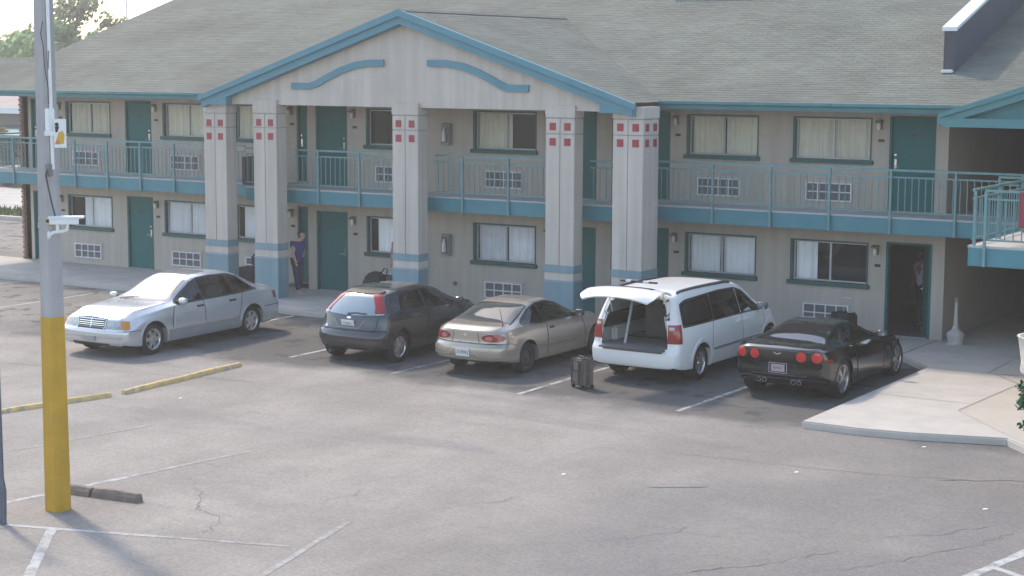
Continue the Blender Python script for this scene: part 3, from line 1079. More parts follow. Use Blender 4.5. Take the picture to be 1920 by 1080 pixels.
# gable wall, rake boards, swooping trim
b = MB()
b.prism([(GX - 5.95, -2.70, 4.81), (GX + 5.95, -2.70, 4.81), (GX + 5.95, -2.70, 5.0), (GX, -2.70, 6.98), (GX - 5.95, -2.70, 5.0)], (0, .25, 0))
gable = b.build('gable', MT['stucco_pale'], motel)
for s in (-1, 1):
    for (h0, h1, y0, y1, ex) in ((-.01, .15, -3.02, -2.93, 6.24), (.10, .33, -2.96, -2.72, 6.16)):
        f = MB()
        f.prism([(GX, y0, GZ - h0), (GX + s * ex, y0, GZ - h0 - ex * SL), (GX + s * ex, y0, GZ - h1 - ex * SL + .03), (GX, y0, GZ - h1)], (0, y1 - y0, 0))
        f.build('rake_board', MT['trim_blue'], gable)
    f = MB()
    xa, xb = sorted((GX + s * 5.55, GX + s * 6.5))
    f.prism([(GX + s * 5.35, -2.95, 4.79), (GX + s * 6.04, -2.95, 4.79), (GX + s * 6.12, -2.95, 4.88), (GX + s * 6.10, -2.95, 4.96), (GX + s * 5.35, -2.95, 5.06)], (0, .22, 0))
    f.build('eave_return', MT['trim_blue'], gable)
trimL = [(-27.51, 5.28), (-26.95, 5.28), (-26.75, 5.335), (-26.45, 5.47), (-26.0, 5.66), (-25.55, 5.79), (-25.2, 5.835), (-24.71, 5.845)]
trimR = [(-23.45, 5.845), (-22.97, 5.84), (-22.48, 5.77), (-22.02, 5.62), (-21.65, 5.46), (-21.40, 5.335), (-21.25, 5.29), (-20.69, 5.29)]
for T in (trimL, trimR):
    b = MB()
    P = [Vector((x, -2.70, z)) for x, z in T]
    up, dn = [], []
    for i, p in enumerate(P):
        t = (P[min(i + 1, len(P) - 1)] - P[max(i - 1, 0)]).normalized()
        n = Vector((-t.z, 0, t.x))
        up.append(p + n * .078)
        dn.append(p - n * .078)
    D = Vector((0, -.06, 0))
    for i in range(len(P) - 1):
        b.quad(dn[i] + D, dn[i + 1] + D, up[i + 1] + D, up[i] + D)
        b.quad(up[i] + D, up[i + 1] + D, up[i + 1], up[i])
        b.quad(dn[i], dn[i + 1], dn[i + 1] + D, dn[i] + D)
    for i in (0, len(P) - 1):
        b.quad(dn[i], dn[i] + D, up[i] + D, up[i])
    b.build('curved_trim', MT['trim_blue'], gable, fix=False)
# soffits and gutters
b = MB()
b.quad((-42.6, -1.47, 4.865), (-30.3, -1.47, 4.865), (-30.3, 0, 4.865), (-42.6, 0, 4.865))
b.quad((-18.3, -1.47, 4.865), (2, -1.47, 4.865), (2, 0, 4.865), (-18.3, 0, 4.865))
b.quad((-42.6, 0, 4.865), (-40, 0, 4.865), (-40, 4, 4.865), (-42.6, 4, 4.865))
b.quad((-30.4, -2.5, 4.815), (-18.2, -2.5, 4.815), (-18.2, YG, 4.815), (-30.4, YG, 4.815))
b.build('soffit', MT['stucco'], motel, fix=False)
gp = [(-1.44, 4.865), (-1.52, 4.865), (-1.545, 4.95), (-1.60, 4.985), (-1.60, 5.045), (-1.44, 5.045)]
for x0, x1 in ((-42.6, -38.18), (-38.17, -34), (-33.99, -30.45), (-18.2, -14), (-13.99, -10.6), (-10.59, 2)):
    b = MB()
    b.prism([(x0, y, z) for y, z in gp], (x1 - x0, 0, 0))
    b.build('gutter', MT['teal_green'], motel)
b = MB()   # fire wall rising through the roof on the right
fy0 = 0.48
b.prism([(-12.29, fy0, rz(fy0) - .3), (-12.29, fy0, rz(fy0) + .90), (-12.29, RY, RZ + .90), (-12.29, RY, RZ - .3)], (.25, 0, 0))
fw = b.build('fire_wall', MT['slate'], motel)
b = MB()
b.prism([(-12.33, fy0 - .04, rz(fy0) + .86), (-12.33, fy0 - .04, rz(fy0) + .945), (-12.33, RY, RZ + .95), (-12.33, RY, RZ + .895), (-12.33, fy0 + .02, rz(fy0) + .895)], (.33, 0, 0))
b.build('coping', MT['coping'], fw)
b = MB()
b.box(-12.32, -12.05, fy0 - .10, fy0 - .005, rz(fy0) - .02, rz(fy0) + .05)
b.build('flashing', MT['coping'], fw, bevel=.02)

# gabled roof over the stair landing
PX, PE, PY = -7.45, 5.02, -6.32
PZ = PE + SL * 2.5
yb = RY - (RZ - PZ) / SL
b = MB()
for s in (-1, 1):
    b.quad((PX, PY, PZ), (PX + s * 2.55, PY, PE - .02), (PX + s * 2.55, yb, PE - .02), (PX, yb, PZ))
proof = b.build('porch_roof', MT['shingle'], motel, fix=False)
b = MB()
b.prism([(PX - 2.3, PY + .16, 4.9), (PX + 2.3, PY + .16, 4.9), (PX + 2.3, PY + .16, 5.06), (PX, PY + .16, PZ - .05), (PX - 2.3, PY + .16, 5.06)], (0, .15, 0))
b.build('pediment', MT['teal_green'], proof)
for s in (-1, 1):
    for (h0, h1, y0, y1) in ((-.02, .09, -.06, .04), (.07, .22, -.02, .17)):
        f = MB()
        f.prism([(PX, PY + y0, PZ - h0), (PX + s * 2.6, PY + y0, PZ - h0 - 2.6 * SL), (PX + s * 2.6, PY + y0, PZ - h1 - 2.6 * SL + .03), (PX, PY + y0, PZ - h1)], (0, y1 - y0, 0))
        f.build('rake_board', MT['teal_green'], proof)
    f = MB()
    f.prism([(PX - s * -2.05, PY + .10, 5.02), (PX, PY + .10, 5.02 + 2.05 * SL), (PX, PY + .10, 4.96 + 2.05 * SL), (PX + s * 2.05, PY + .10, 4.96)], (0, .055, 0))
    f.build('inner_trim', MT['teal_rail'], proof)
f = MB()
f.prism([(PX - 2.6, PY - .05, 4.87), (PX - 2.5, PY - .05, 4.78), (PX + 2.5, PY - .05, 4.78), (PX + 2.6, PY - .05, 4.87), (PX + 2.6, PY - .05, 4.935), (PX - 2.6, PY - .05, 4.935)], (0, .25, 0))
f.build('fascia', MT['teal_green'], proof)
for s in (-1, 1):
    f = MB()
    xx = PX + s * 2.6
    f.box(xx - .06, xx + .06, PY + .21, -1.62, 4.87, 5.0)
    f.build('gutter', MT['teal_green'], proof)
b = MB()
b.quad((PX - 2.5, PY + .1, 4.86), (PX + 2.5, PY + .1, 4.86), (PX + 2.5, -1.5, 4.86), (PX - 2.5, -1.5, 4.86))
b.build('soffit', MT['stucco'], proof, fix=False)
for x in (-5.3, -1.2):
    b = MB()
    b.box(x - .12, x + .12, -5.9, -5.66, 0, 4.9)
    b.build('post', MT['teal_rail'], motel)
# ------------------------------------------------------------------ neighbouring buildings, fence and trees past the left corner
nb = empty('neighbour_building', (-78, 34, 0))
tag(nb, 'low building with a dusty pink roof and mauve wall past the motel corner', 'building')
b = MB()
b.box(-100, -66, 31, 44, -0.1, 3.0)
b.build('wall', M('mauve_wall', (0.24, 0.21, 0.215), 0.9, var=.06, scale=.5), nb)
b = MB()
b.prism([(-101, 30.2, 3.35), (-101, 37.5, 5.4), (-101, 45, 3.35)], (36.2, 0, 0))
b.build('roof', M('dusty_pink_roof', (0.36, 0.29, 0.27), .9, var=.12, scale=.8), nb)
b = MB()
b.box(-101.05, -64.75, 30.08, 30.2, 3.02, 3.36)
b.build('fascia', MT['white_paint'], nb)
for x in (-92, -84, -74.2):
    b = MB()
    b.box(x - .8, x + .8, 30.96, 31.02, 1.0, 2.1)
    b.build('window', M('dim_glass', (0.05, 0.055, 0.06), .2) if 'dim_glass' not in bpy.data.materials else bpy.data.materials['dim_glass'], nb)
b = MB()
b.prism([(-90, 27.6, 2.0), (-90, 31, 2.35), (-90, 31, 2.2), (-90, 27.6, 1.85)], (20, 0, 0))
b.build('lean_to_roof', MT['teal_green'], nb)

fence = empty('board_fence', (-80, 22, 0))
tag(fence, 'grey board fence along the far side of the pavement beyond the left corner', 'fence')
fm = M('fence_board', (0.16, 0.145, 0.15), .9, var=.15, scale=3)
fb = MB()
fb.box(-.14, .14, -.02, .02, -.15, 1.25)
fbm = fb.mesh('board', fm)
for i in range(110):
    inst('board', fbm, (-96 + i * .30, 22 + random.uniform(-.012, .012), random.uniform(-.04, .02)), fence)
for z in (.25, .95):
    r_ = MB()
    r_.box(-96.1, -63, 22.02, 22.07, z, z + .09)
    r_.build('rail', fm, fence)


def leaf_cloud(b, c, r, n, size, squash=.8):
    for _ in range(n):
        d = Vector((random.gauss(0, 1), random.gauss(0, 1), random.gauss(0, 1))).normalized()
        q = random.random() ** .45
        p = Vector(c) + Vector((d.x * r * q, d.y * r * q, d.z * r * q * squash))
        a = Vector((random.gauss(0, 1), random.gauss(0, 1), random.gauss(0, 1))).normalized()
        e = a.orthogonal().normalized()
        s = size * random.uniform(.6, 1.3)
        f2 = a.cross(e)
        b.add([p + e * s, p + f2 * s * .55, p - e * s, p - f2 * s * .55], [(0, 1, 2, 3)])


def leafmat(name, col):
    m = M(name, col, .7, var=.30, scale=1.1, island=.30)
    nt = m.node_tree
    pb = nt.nodes['Principled BSDF']
    src = pb.inputs['Base Color'].links[0].from_socket
    tr = nt.nodes.new('ShaderNodeBsdfTranslucent')
    mx = nt.nodes.new('ShaderNodeMixShader')
    mx.inputs[0].default_value = .6
    nt.links.new(src, tr.inputs[0])
    nt.links.new(pb.outputs[0], mx.inputs[1])
    nt.links.new(tr.outputs[0], mx.inputs[2])
    nt.links.new(mx.outputs[0], nt.nodes['Material Output'].inputs[0])
    return m


def tree(x, y, h, cr, label, leafcol, clumps=14, leaves=230, size=.28, base=.45, spread=1.0, lname='tree', group=None, sparse=False, seed=0):
    random.seed(seed)
    t = empty(lname, (x, y, -.1))
    tag(t, label, 'tree', group)
    tr = MB()
    top = Vector((x + random.uniform(-.4, .4), y, h * .8))
    tr.tube([(x, y, -.2), (x + .1, y, h * .3), (x - .1, y + .1, h * .55), tuple(top)], [.03 * h, .024 * h, .017 * h, .006 * h], 8)
    cs = []
    for i in range(clumps):
        a = random.uniform(0, 6.283)
        z = h * (base + (1 - base) * (i + .5) / clumps)
        k = math.sin(math.pi * min(1, max(0.12, (z / h - base * .75) / (1.02 - base * .75)))) ** .6
        rr = cr * k * random.uniform(.35, 1.0) * spread
        c = (x + rr * math.cos(a), y + rr * math.sin(a), z)
        cs.append(c)
        zb = max(h * .25, z - .22 * h)
        tr.tube([(x, y, zb), ((x * .5 + c[0] * .5), (y * .5 + c[1] * .5), (zb + z) / 2 + .05 * h), c], [.010 * h, .007 * h, .003 * h], 5)
    tr.build('trunk', MT['bark'], t, smooth=60)
    lb = MB()
    for c in cs:
        r0 = cr * random.uniform(.22, .42) if sparse else cr * random.uniform(.34, .58)
        leaf_cloud(lb, c, r0, int(leaves * (r0 / cr) * 2.2), size)
    lm = leafmat('leaf_' + lname, leafcol)
    lb.build('crown', lm, t, fix=False)
    return t


tree(-96.4, 56, 10.6, 3.6, 'tall open-crowned tree rising behind the light pole', (0.15, 0.19, 0.115), 20, 190, .22, .5, 1.1, sparse=True, seed=3)
tree(-95.2, 52, 8.0, 2.9, 'dense green tree just left of the motel roof slope', (0.20, 0.32, 0.16), 16, 330, .26, .3, seed=4)
tree(-91.2, 53, 7.5, 2.0, 'smaller rounded green tree against the motel roof slope', (0.20, 0.32, 0.165), 12, 330, .24, .3, seed=8)
tree(-100.7, 54, 7.4, 2.9, 'pale green bushy tree left of the light pole', (0.25, 0.33, 0.17), 15, 330, .26, .25, seed=5)
tree(-104.6, 55, 7.4, 2.0, 'reddish brown bare-looking tree at the left edge', (0.20, 0.15, 0.12), 12, 240, .22, .3, seed=6)
tree(-103.6, 50, 6.0, 1.8, 'low dark shrubby tree at the left edge below the reddish one', (0.06, 0.06, 0.055), 10, 300, .22, .2, seed=7)
tree(-73.6, 28.5, 2.1, .9, 'yellow-green shrub beside the mauve wall', (0.21, 0.21, 0.075), 10, 260, .12, .1, lname='shrub', seed=9)
for x, y in ((-66.9, 21.75), (-65.4, 21.75), (-69.9, 21.75), (-73.2, 21.75), (-77.0, 21.75)):
    b = MB()
    b.box(x - .14, x + .14, y - .12, y + .12, -.2, 1.75)
    b.build('post', M('fence_post', (.055, .05, .05), .9, var=.2) if 'fence_post' not in bpy.data.materials else bpy.data.materials['fence_post'], fence)
random.seed(11)
b = MB()
b.tube([(0, 0, -.1), (0, 0, .55)], .11, 8)
b.lathe([(0, .55), (.13, .56), (.15, .68), (.10, .80), (0, .83)], 10, m=1)
o = b.build('bollard', [MT['plastic_black'], MT['white_paint']], None, smooth=40, loc=(-63.5, 19.0, ZG))
tag(o, 'dark bollard with a white cap on the far pavement', 'bollard')
lp = empty('street_lamp', (-80.2, 45, 0))
tag(lp, 'thin pale street lamp pole against the white sky left of the roof slope', 'street lamp')
b = MB()
b.tube([(-80.2, 45, -.2), (-80.2, 45, 10.5)], [.10, .055], 8)
b.build('pole', MT['white_metal'], lp, smooth=50)
b = MB()
b.tube([(-80.2, 45, 10.4), (-79.7, 44.7, 10.9), (-78.9, 44.3, 10.95)], .04, 6)
b.box(-79.2, -78.5, 44.1, 44.4, 10.86, 10.98)
b.build('lamp_head', MT['white_metal'], lp)

# ------------------------------------------------------------------ light pole in the lot
pole = empty('light_pole', (-17.28, -20.05, ZG))
tag(pole, 'tapered square concrete light pole painted yellow at its foot', 'light pole')
px, py = -17.345, -20.045


def pole_ring(z, grow=0.0):
    s = (.272 - (z - ZG) * .0098) / 2 + grow
    c = s * .30
    return [(px + a * s - (a * c if k else 0), py + bb * s - (0 if k else bb * c), z) for a, bb, k in
            ((-1, -1, 1), (1, -1, 1), (1, -1, 0), (1, 1, 0), (1, 1, 1), (-1, 1, 1), (-1, 1, 0), (-1, -1, 0))]


def pole_section(za, zb, name, mat, grow=0.0):
    b = MB()
    A, B = pole_ring(za, grow), pole_ring(zb, grow)
    b.add(A + B, [tuple(range(8))[::-1], tuple(range(8, 16))] + [(i, (i + 1) % 8, 8 + (i + 1) % 8, 8 + i) for i in range(8)])
    return b.build(name, mat, pole)


pole_section(ZG - .3, 2.50, 'base', MT['pole_yellow'], .004)
pole_section(2.50, 9.6, 'shaft', MT['pole_grey'])
b = MB()
hx = px + .105
b.tube([(hx + .05, py - .06, 4.45), (hx + .045, py - .06, 5.35), (hx + .02, py - .06, 9.5)], .022, 7)
b.build('conduit', MT['white_metal'], pole, smooth=40)
b = MB()
b.box(hx + .0, hx + .08, py - .13, py - .03, 4.95, 5.24)
b.build('junction_box', MT['white_metal'], pole, bevel=.006)
wire = M('cable_black', (0.07, 0.06, 0.055), .7)
b = MB()
b.tube([(hx + .03, py - .10, 4.50), (hx + .02, py - .16, 4.38), (hx + .05, py - .15, 4.22), (hx + .10, py - .14, 4.0), (hx + .13, py - .12, 3.85)], .011, 6)
b.tube([(hx + .0, py - .12, 6.35), (hx - .02, py - .14, 6.2), (hx + .01, py - .13, 6.05), (hx + .03, py - .13, 5.75), (hx + .05, py - .10, 5.5), (hx + .045, py - .10, 5.3)], .006, 6)
b.tube([(hx + .06, py - .09, 5.98), (hx + .09, py - .12, 5.9), (hx + .08, py - .12, 5.75)], .006, 6)
b.build('cable', wire, pole, smooth=40)
b = MB()
b.box(hx - .03, hx + .06, py - .13, py - .06, 4.36, 4.52)
b.build('cable_box', M('cable_box', (0.2, 0.19, 0.18), .7), pole, bevel=.008)
for s in (-1, 1):
    b = MB()
    b.tube([(px, py, 9.4), (px + s * 1.2, py + .3, 9.65)], .04, 6)
    b.box(px + s * 1.1, px + s * 1.75, py + .1, py + .5, 9.58, 9.74)
    b.build('lamp_head', MT['alu'], pole)

# warning plate on the pole, turned edge-on-ish to the lot
sg = empty('pole_sign', (hx + .11, py - .08, 4.92), R(38))
tag(sg, 'small white plate with a dark figure and a yellow patch bolted to the light pole', 'sign')
b = MB()
b.box(0.0, .155, -.004, .004, -.185, .185)
b.build('plate', MT['white_paint'], sg, local=True)
b = MB()
b.poly([(.01, -.007, -.135), (.12, -.007, -.135), (.135, -.007, -.02), (.11, -.007, .035), (.06, -.007, .01)])
b.build('yellow_patch', M('sign_yellow', (0.62, 0.36, 0.05), .6), sg, local=True, fix=False)
b = MB()
b.poly([(.012, -.0075, -.14), (.075, -.0075, -.14), (.07, -.0075, -.10), (.035, -.0075, -.085)])
b.build('orange_patch', M('sign_orange', (0.65, 0.20, 0.06), .6), sg, local=True, fix=False)
b = MB()
b.lathe([(0, -.001), (.026, -.001), (.026, .001), (0, .001)], 10, (.038, -.008, .115), 'y')
b.poly([(.012, -.008, .09), (.07, -.008, .09), (.055, -.008, .045), (.045, -.008, .015), (.02, -.008, .015)])
b.build('figure', MT['plastic_black'], sg, local=True, fix=False)
b = MB()
b.box(-.12, .0, -.02, .005, -.03, .03)
b.build('bracket', MT['white_metal'], sg, local=True)

cm = empty('security_camera', (hx + .02, py - .09, 3.66), R(38))
tag(cm, 'white security camera on a bracket, mounted on the light pole', 'camera')
b = MB()
b.prism([(-.02, -.055, .075), (.36, -.055, .075), (.36, -.055, .14), (.36, -.03, .165), (-.02, -.03, .165), (-.02, -.055, .14)], (0, .11, 0))
b.build('housing', MT['white_paint'], cm, local=True, bevel=.008)
b = MB()
b.prism([(-.03, -.066, .155), (.42, -.066, .155), (.42, -.045, .180), (-.03, -.045, .180)], (0, .132, 0))
b.build('sun_shield', MT['white_paint'], cm, local=True)
b = MB()
b.box(.361, .366, -.04, .04, .085, .145)
b.build('lens', MT['plastic_black'], cm, local=True)
b = MB()
b.box(-.055, -.021, -.05, .05, .075, .165)
b.box(-.058, -.02, -.053, -.045, .10, .14, 1)
b.build('rear_plate', [M('camera_yellow', (0.60, 0.42, 0.08), .5), MT['plastic_black']], cm, local=True)
b = MB()
b.tube([(-.02, 0, -.06), (.03, 0, -.03), (.14, 0, -.02), (.20, 0, .0), (.21, 0, .075)], .022, 8)
b.lathe([(.0, 0), (.06, 0), (.055, .02), (.03, .035), (0, .04)], 10, (-.045, 0, -.07), 'x')
b.box(.06, .10, -.02, .02, -.02, .076)
b.build('bracket', MT['white_paint'], cm, local=True, smooth=40)

# bent steel post at the left edge
b = MB()
b.tube([(-17.46, -20.92, 2.16), (-17.44, -20.93, .48), (-17.40, -20.93, .30), (-17.385, -20.96, -.14)], .046, 10)
b.lathe([(0, 0), (.05, 0), (.05, .03), (.035, .05), (0, .055)], 10, (-17.46, -20.92, 2.15))
b.tube([(-17.44, -20.93, .26), (-17.9, -21.1, .20)], .025, 6)
o = b.build('steel_post', M('galvanised', (0.125, 0.135, 0.17), .5, metal=.5, var=.2, scale=6), None, smooth=40)
tag(o, 'bent galvanised steel post standing at the left edge of the lot', 'post')


# parking stops --------------------------------------------------------
def parking_stop(name, pts, w, h, mat, label, group=None, notch=False):
    P0, P1 = Vector((*pts[0], 0)), Vector((*pts[1], 0))
    d = P1 - P0
    L = d.length
    b = MB()
    segs = [(0, L)] if not notch else [(0, L * .36), (L * .385, L)]
    for s0, s1 in segs:
        n = max(2, int((s1 - s0) / .35))
        v = []
        for i in range(n + 1):
            x = s0 + (s1 - s0) * i / n
            e = .02 if i in (0, n) else 0
            j = [random.uniform(-.008, .008) for _ in range(5)]
            for (yy, zz) in ((-w / 2, -.02), (-w / 2 + .01, h * .55), (-w * .26, h - e * .6 + j[0]), (w * .26, h - e * .6 + j[1]), (w / 2 - .01, h * .55), (w / 2, -.02)):
                v.append((x + j[2], yy + j[3], zz))
        f = []
        for i in range(n):
            for k in range(5):
                f.append((i * 6 + k, i * 6 + k + 1, (i + 1) * 6 + k + 1, (i + 1) * 6 + k))
        f += [tuple(range(6)), tuple(range(n * 6, n * 6 + 6))[::-1]]
        b.add(v, f)
    o = b.build(name, mat, None, bevel=.008)
    o.location = (P0.x, P0.y, ZG)
    o.rotation_euler = (0, 0, math.atan2(d.y, d.x))
    return tag(o, label, 'parking stop', group)


parking_stop('parking_stop', [(-22.52, -13.62), (-22.75, -10.2)], .14, .085, MT['kerb_yellow'], 'long yellow-painted kerb lying on the asphalt right of the light pole', 'yellow kerbs lying in the lot')
parking_stop('parking_stop', [(-23.05, -16.1), (-22.57, -13.9)], .13, .08, MT['kerb_yellow'], 'yellow-painted kerb half hidden behind the light pole', 'yellow kerbs lying in the lot')
parking_stop('parking_stop', [(-17.95, -19.31), (-16.72, -19.17)], .17, .13, M('weathered_concrete', (0.20, 0.165, 0.14), .95, var=.25, scale=8, bump=.5, bscale=20), 'chipped bare concrete parking stop behind the foot of the light pole', notch=True)
for i, (x, y) in enumerate(((-21.4, -13.35), (-12.7, -14.6), (-9.9, -12.6), (-6.9, -13.2), (-8.9, -9.9))):
    b = MB()
    b.add([(x - .03, y - .02, ZG + .004), (x + .035, y - .01, ZG + .012), (x + .03, y + .025, ZG + .02), (x - .025, y + .02, ZG + .01)], [(0, 1, 2, 3)])
    o = b.build('paper_scrap', MT['white_paint'], None, fix=False)
    tag(o, ['white scrap of paper on the asphalt right of the yellow kerb', 'pale scrap in the middle of the empty asphalt', 'tiny pale scrap on the asphalt below the black sports car', 'tiny pale scrap on dark asphalt in front of the apron', 'tiny pale scrap lying at the apron edge'][i], 'litter')

# ------------------------------------------------------------------ small things by the building
# smokers' urn
ur = empty('ash_urn', (-11.55, -.33, 0))
ur.scale = (1.15, 1.15, 1.0)
tag(ur, 'pale tall-necked ash urn standing against the dark passage wall', 'ash urn')
um = M('urn_plastic', (0.42, 0.41, 0.385), .6, var=.08, scale=5)
b = MB()
b.lathe([(0, 0), (.155, 0), (.16, .03), (.135, .05), (.15, .15), (.165, .21), (.155, .25), (.10, .29), (.06, .34), (.045, .42), (0, .42)], 18)
b.build('base', um, ur, smooth=40, local=True)
b = MB()
b.lathe([(.045, .42), (.036, .60), (.03, .88), (.034, .90), (0, .90)], 12)
b.build('neck', um, ur, smooth=40, local=True)
b = MB()
b.lathe([(0, .90), (.032, .905), (.038, .94), (.03, .97), (.012, 1.0), (0, 1.01)], 12)
b.build('cap', M('urn_cap', (0.2, 0.19, 0.18), .6), ur, smooth=40, local=True)


def suitcase(loc, rz_, w, d, h, mat, label, handle=.0, group=None):
    s = empty('suitcase', loc, rz_)
    tag(s, label, 'suitcase', group)
    b = MB()
    b.box(-w / 2, w / 2, -d * .5, -d * .04, .05, h)
    b.box(-w / 2, w / 2, -d * .0, d * .5, .05, h - .01)
    b.build('body', mat, s, local=True, bevel=.03)
    p = MB()
    p.box(-w * .40, w * .40, -d * .5 - .035, -d * .5 + .01, .12, h * .55)
    p.box(-w * .40, w * .40, -d * .5 - .025, -d * .5 + .01, h * .6, h * .9)
    p.build('pocket', mat, s, local=True, bevel=.02)
    t = MB()
    for x in (-w * .33, w * .33):
        t.box(x - .022, x + .022, -d * .5 - .04, -d * .5 - .03, .08, h - .02)
        t.box(x - .022, x + .022, -d * .5 - .035, d * .5 + .01, h + .001, h + .008)
    t.build('strap', MT['black_cloth'], s, local=True)
    hd = MB()
    hd.tube([(-.09, -.02, h), (-.085, -.02, h + .035), (.085, -.02, h + .035), (.09, -.02, h)], .014, 6)
    hd.build('handle', MT['plastic_black'], s, local=True, smooth=40)
    if handle:
        th = MB()
        for x in (-.11, .11):
            th.tube([(x, d * .42, h - .02), (x, d * .42, h + handle)], .010, 6)
        th.tube([(-.125, d * .42, h + handle), (.125, d * .42, h + handle)], .018, 6)
        th.build('trolley_handle', MT['alu'], s, local=True, smooth=40)
    for x in (-w * .42, w * .42):
        wh = MB()
        wh.lathe([(0, -.015), (.04, -.015), (.04, .015), (0, .015)], 12, (x, d * .40, .04), 'x')
        wh.lathe([(0, -.015), (.04, -.015), (.04, .015), (0, .015)], 12, (x, -d * .40, .04), 'x')
        wh.build('wheel', MT['black'], s, local=True, smooth=40)
    return s


suitcase((-15.93, -8.45, ZG), R(-28), .36, .27, .56, MT['brown_case'], 'brown fabric suitcase standing on the asphalt behind the white minivan')
suitcase((-13.72, -1.15, 0), R(-15), .52, .30, .60, MT['black_cloth'], 'black suitcase with raised handle standing by the wall beyond the black sports car', .30)
s_ = suitcase((-30.1, -1.35, 0), R(5), .62, .40, .52, M('blue_grey_case', (0.035, 0.040, 0.055), .8, var=.25, scale=7), 'dark blue-grey suitcase between two columns beyond the silver sedan')
b = MB()
b.box(-.28, .28, -.2, .2, 0, .34)
o = b.build('duffel_bag', MT['black_cloth'], None, bevel=.06, loc=(-29.72, -1.30, .54))
tag(o, 'small dark bag lying on top of the blue-grey suitcase', 'bag')
b = MB()
b.box(-.42, .42, -.25, .25, 0, .72)
for k in range(5):
    b.box(-.38 + k * .17, -.28 + k * .17, -.265, -.24, .05, .66)
o = b.build('storage_bin', M('bin_blue', (0.03, 0.04, 0.06), .6, var=.15), None, bevel=.02, loc=(-29.55, -1.55, 2.71))
tag(o, 'dark blue-grey bin on the balcony behind the railing between two columns', 'bin')

# towel on the landing railing
b = MB()
nx, nz = 10, 12
vv = []
for j in range(nz + 1):
    for i in range(nx + 1):
        t = j / nz
        x = -8.66 + .70 * i / nx
        w_ = .02 * math.sin(i * 1.7) * (t if t < .75 else 1)
        zz = 3.06 + t * .66 if t < .9 else 3.06 + .9 * .66 + .06 * math.sin((t - .9) * 15)
        yy = -6.055 + w_ - .012 + (max(0, t - .9) * .8)
        vv.append((x, yy, zz))
b.add(vv, [(j * (nx + 1) + i, j * (nx + 1) + i + 1, (j + 1) * (nx + 1) + i + 1, (j + 1) * (nx + 1) + i) for j in range(nz) for i in range(nx)])
o = b.build('towel', M('red_cloth', (0.27, 0.05, 0.065), .9, var=.2, scale=6), None, smooth=60, fix=False)
tag(o, 'red cloth hanging over the stair landing railing at the right edge', 'towel')

# pedestal planter at the right edge
pt = empty('planter', (-6.42, -12.0, .0))
tag(pt, 'off-white flared planter on ivy at the right edge of the picture', 'planter')
b = MB()
b.lathe([(0, 1.62), (.40, 1.62), (.41, 1.66), (.40, 1.78), (.45, 2.10), (.47, 2.13), (.43, 2.13), (.40, 2.05), (0, 2.02)], 20)
b.build('pot', M('planter_white', (0.55, 0.51, 0.46), .7, var=.15, scale=5, streak=.15), pt, smooth=40, local=True)
b = MB()
b.lathe([(0, -.15), (.25, -.15), (.22, .3), (.20, 1.3), (.34, 1.6), (0, 1.62)], 12)
b.build('pedestal', MT['bark'], pt, smooth=40, local=True)
b = MB()
random.seed(31)
for k in range(22):
    a = random.uniform(0, 6.28)
    leaf_cloud(b, (.36 * math.cos(a), .36 * math.sin(a), 1.45 - .35 * random.random()), .14, 60, .045)
for k in range(8):
    a = random.uniform(0, 6.28)
    leaf_cloud(b, (.33 * math.cos(a), .33 * math.sin(a), .95 - .3 * random.random()), .08, 35, .04)
b.build('ivy', M('ivy_leaf', (0.035, 0.115, 0.055), .6, var=.4, scale=6, island=.4), pt, fix=False, local=True)
CAR_SEDAN = ((-26.05, -8.60, ZG), R(-88.5), 1.0)
CAR_HATCH = ((-21.22, -6.75, ZG), R(90), 1.02)
CAR_COUPE = ((-18.43, -6.40, ZG), R(90), 1.0)
CAR_VAN = ((-15.38, -5.0, ZG), R(90), 1.0)
CAR_SPORT = ((-12.42, -5.35, ZG), R(90), 1.025)
# ------------------------------------------------------------------ cars
def pchip(pts):
    pts = sorted(pts)
    X = np.array([p[0] for p in pts], float)
    Y = np.array([p[1] for p in pts], float)
    h = np.diff(X)
    d = np.diff(Y) / h
    m = np.zeros(len(X))
    m[0], m[-1] = d[0], d[-1]
    for i in range(1, len(X) - 1):
        if d[i - 1] * d[i] > 0:
            w1, w2 = 2 * h[i] + h[i - 1], h[i] + 2 * h[i - 1]
            m[i] = (w1 + w2) / (w1 / d[i - 1] + w2 / d[i])

    def f(x):
        x = min(max(x, X[0]), X[-1])
        i = min(max(int(np.searchsorted(X, x) - 1), 0), len(h) - 1)
        t = (x - X[i]) / h[i]
        return ((2 * t ** 3 - 3 * t * t + 1) * Y[i] + (t ** 3 - 2 * t * t + t) * h[i] * m[i] + (-2 * t ** 3 + 3 * t * t) * Y[i + 1] + (t ** 3 - t * t) * h[i] * m[i + 1])
    return f


def chaikin(p, n=2):
    for _ in range(n):
        q = [p[0]]
        for a, b in zip(p[:-1], p[1:]):
            q.append((a[0] * .75 + b[0] * .25, a[1] * .75 + b[1] * .25))
            q.append((a[0] * .25 + b[0] * .75, a[1] * .25 + b[1] * .75))
        q.append(p[-1])
        p = q
    return p


def resample(p, n):
    P = [Vector((a, b)) for a, b in p]
    s = [0]
    for a, b in zip(P[:-1], P[1:]): s.append(s[-1] + (b - a).length)
    out = []
    for k in range(n + 1):
        t = s[-1] * k / n
        i = 0
        while i < len(s) - 2 and s[i + 1] < t: i += 1
        u = (t - s[i]) / max(1e-9, s[i + 1] - s[i])
        out.append(P[i].lerp(P[i + 1], min(1, max(0, u))))
    return out


def arc(cx, cy, rx, ry, a0, a1, n=12):
    return [(cx + rx * math.cos(R(a0 + (a1 - a0) * i / n)), cy + ry * math.sin(R(a0 + (a1 - a0) * i / n))) for i in range(n + 1)]


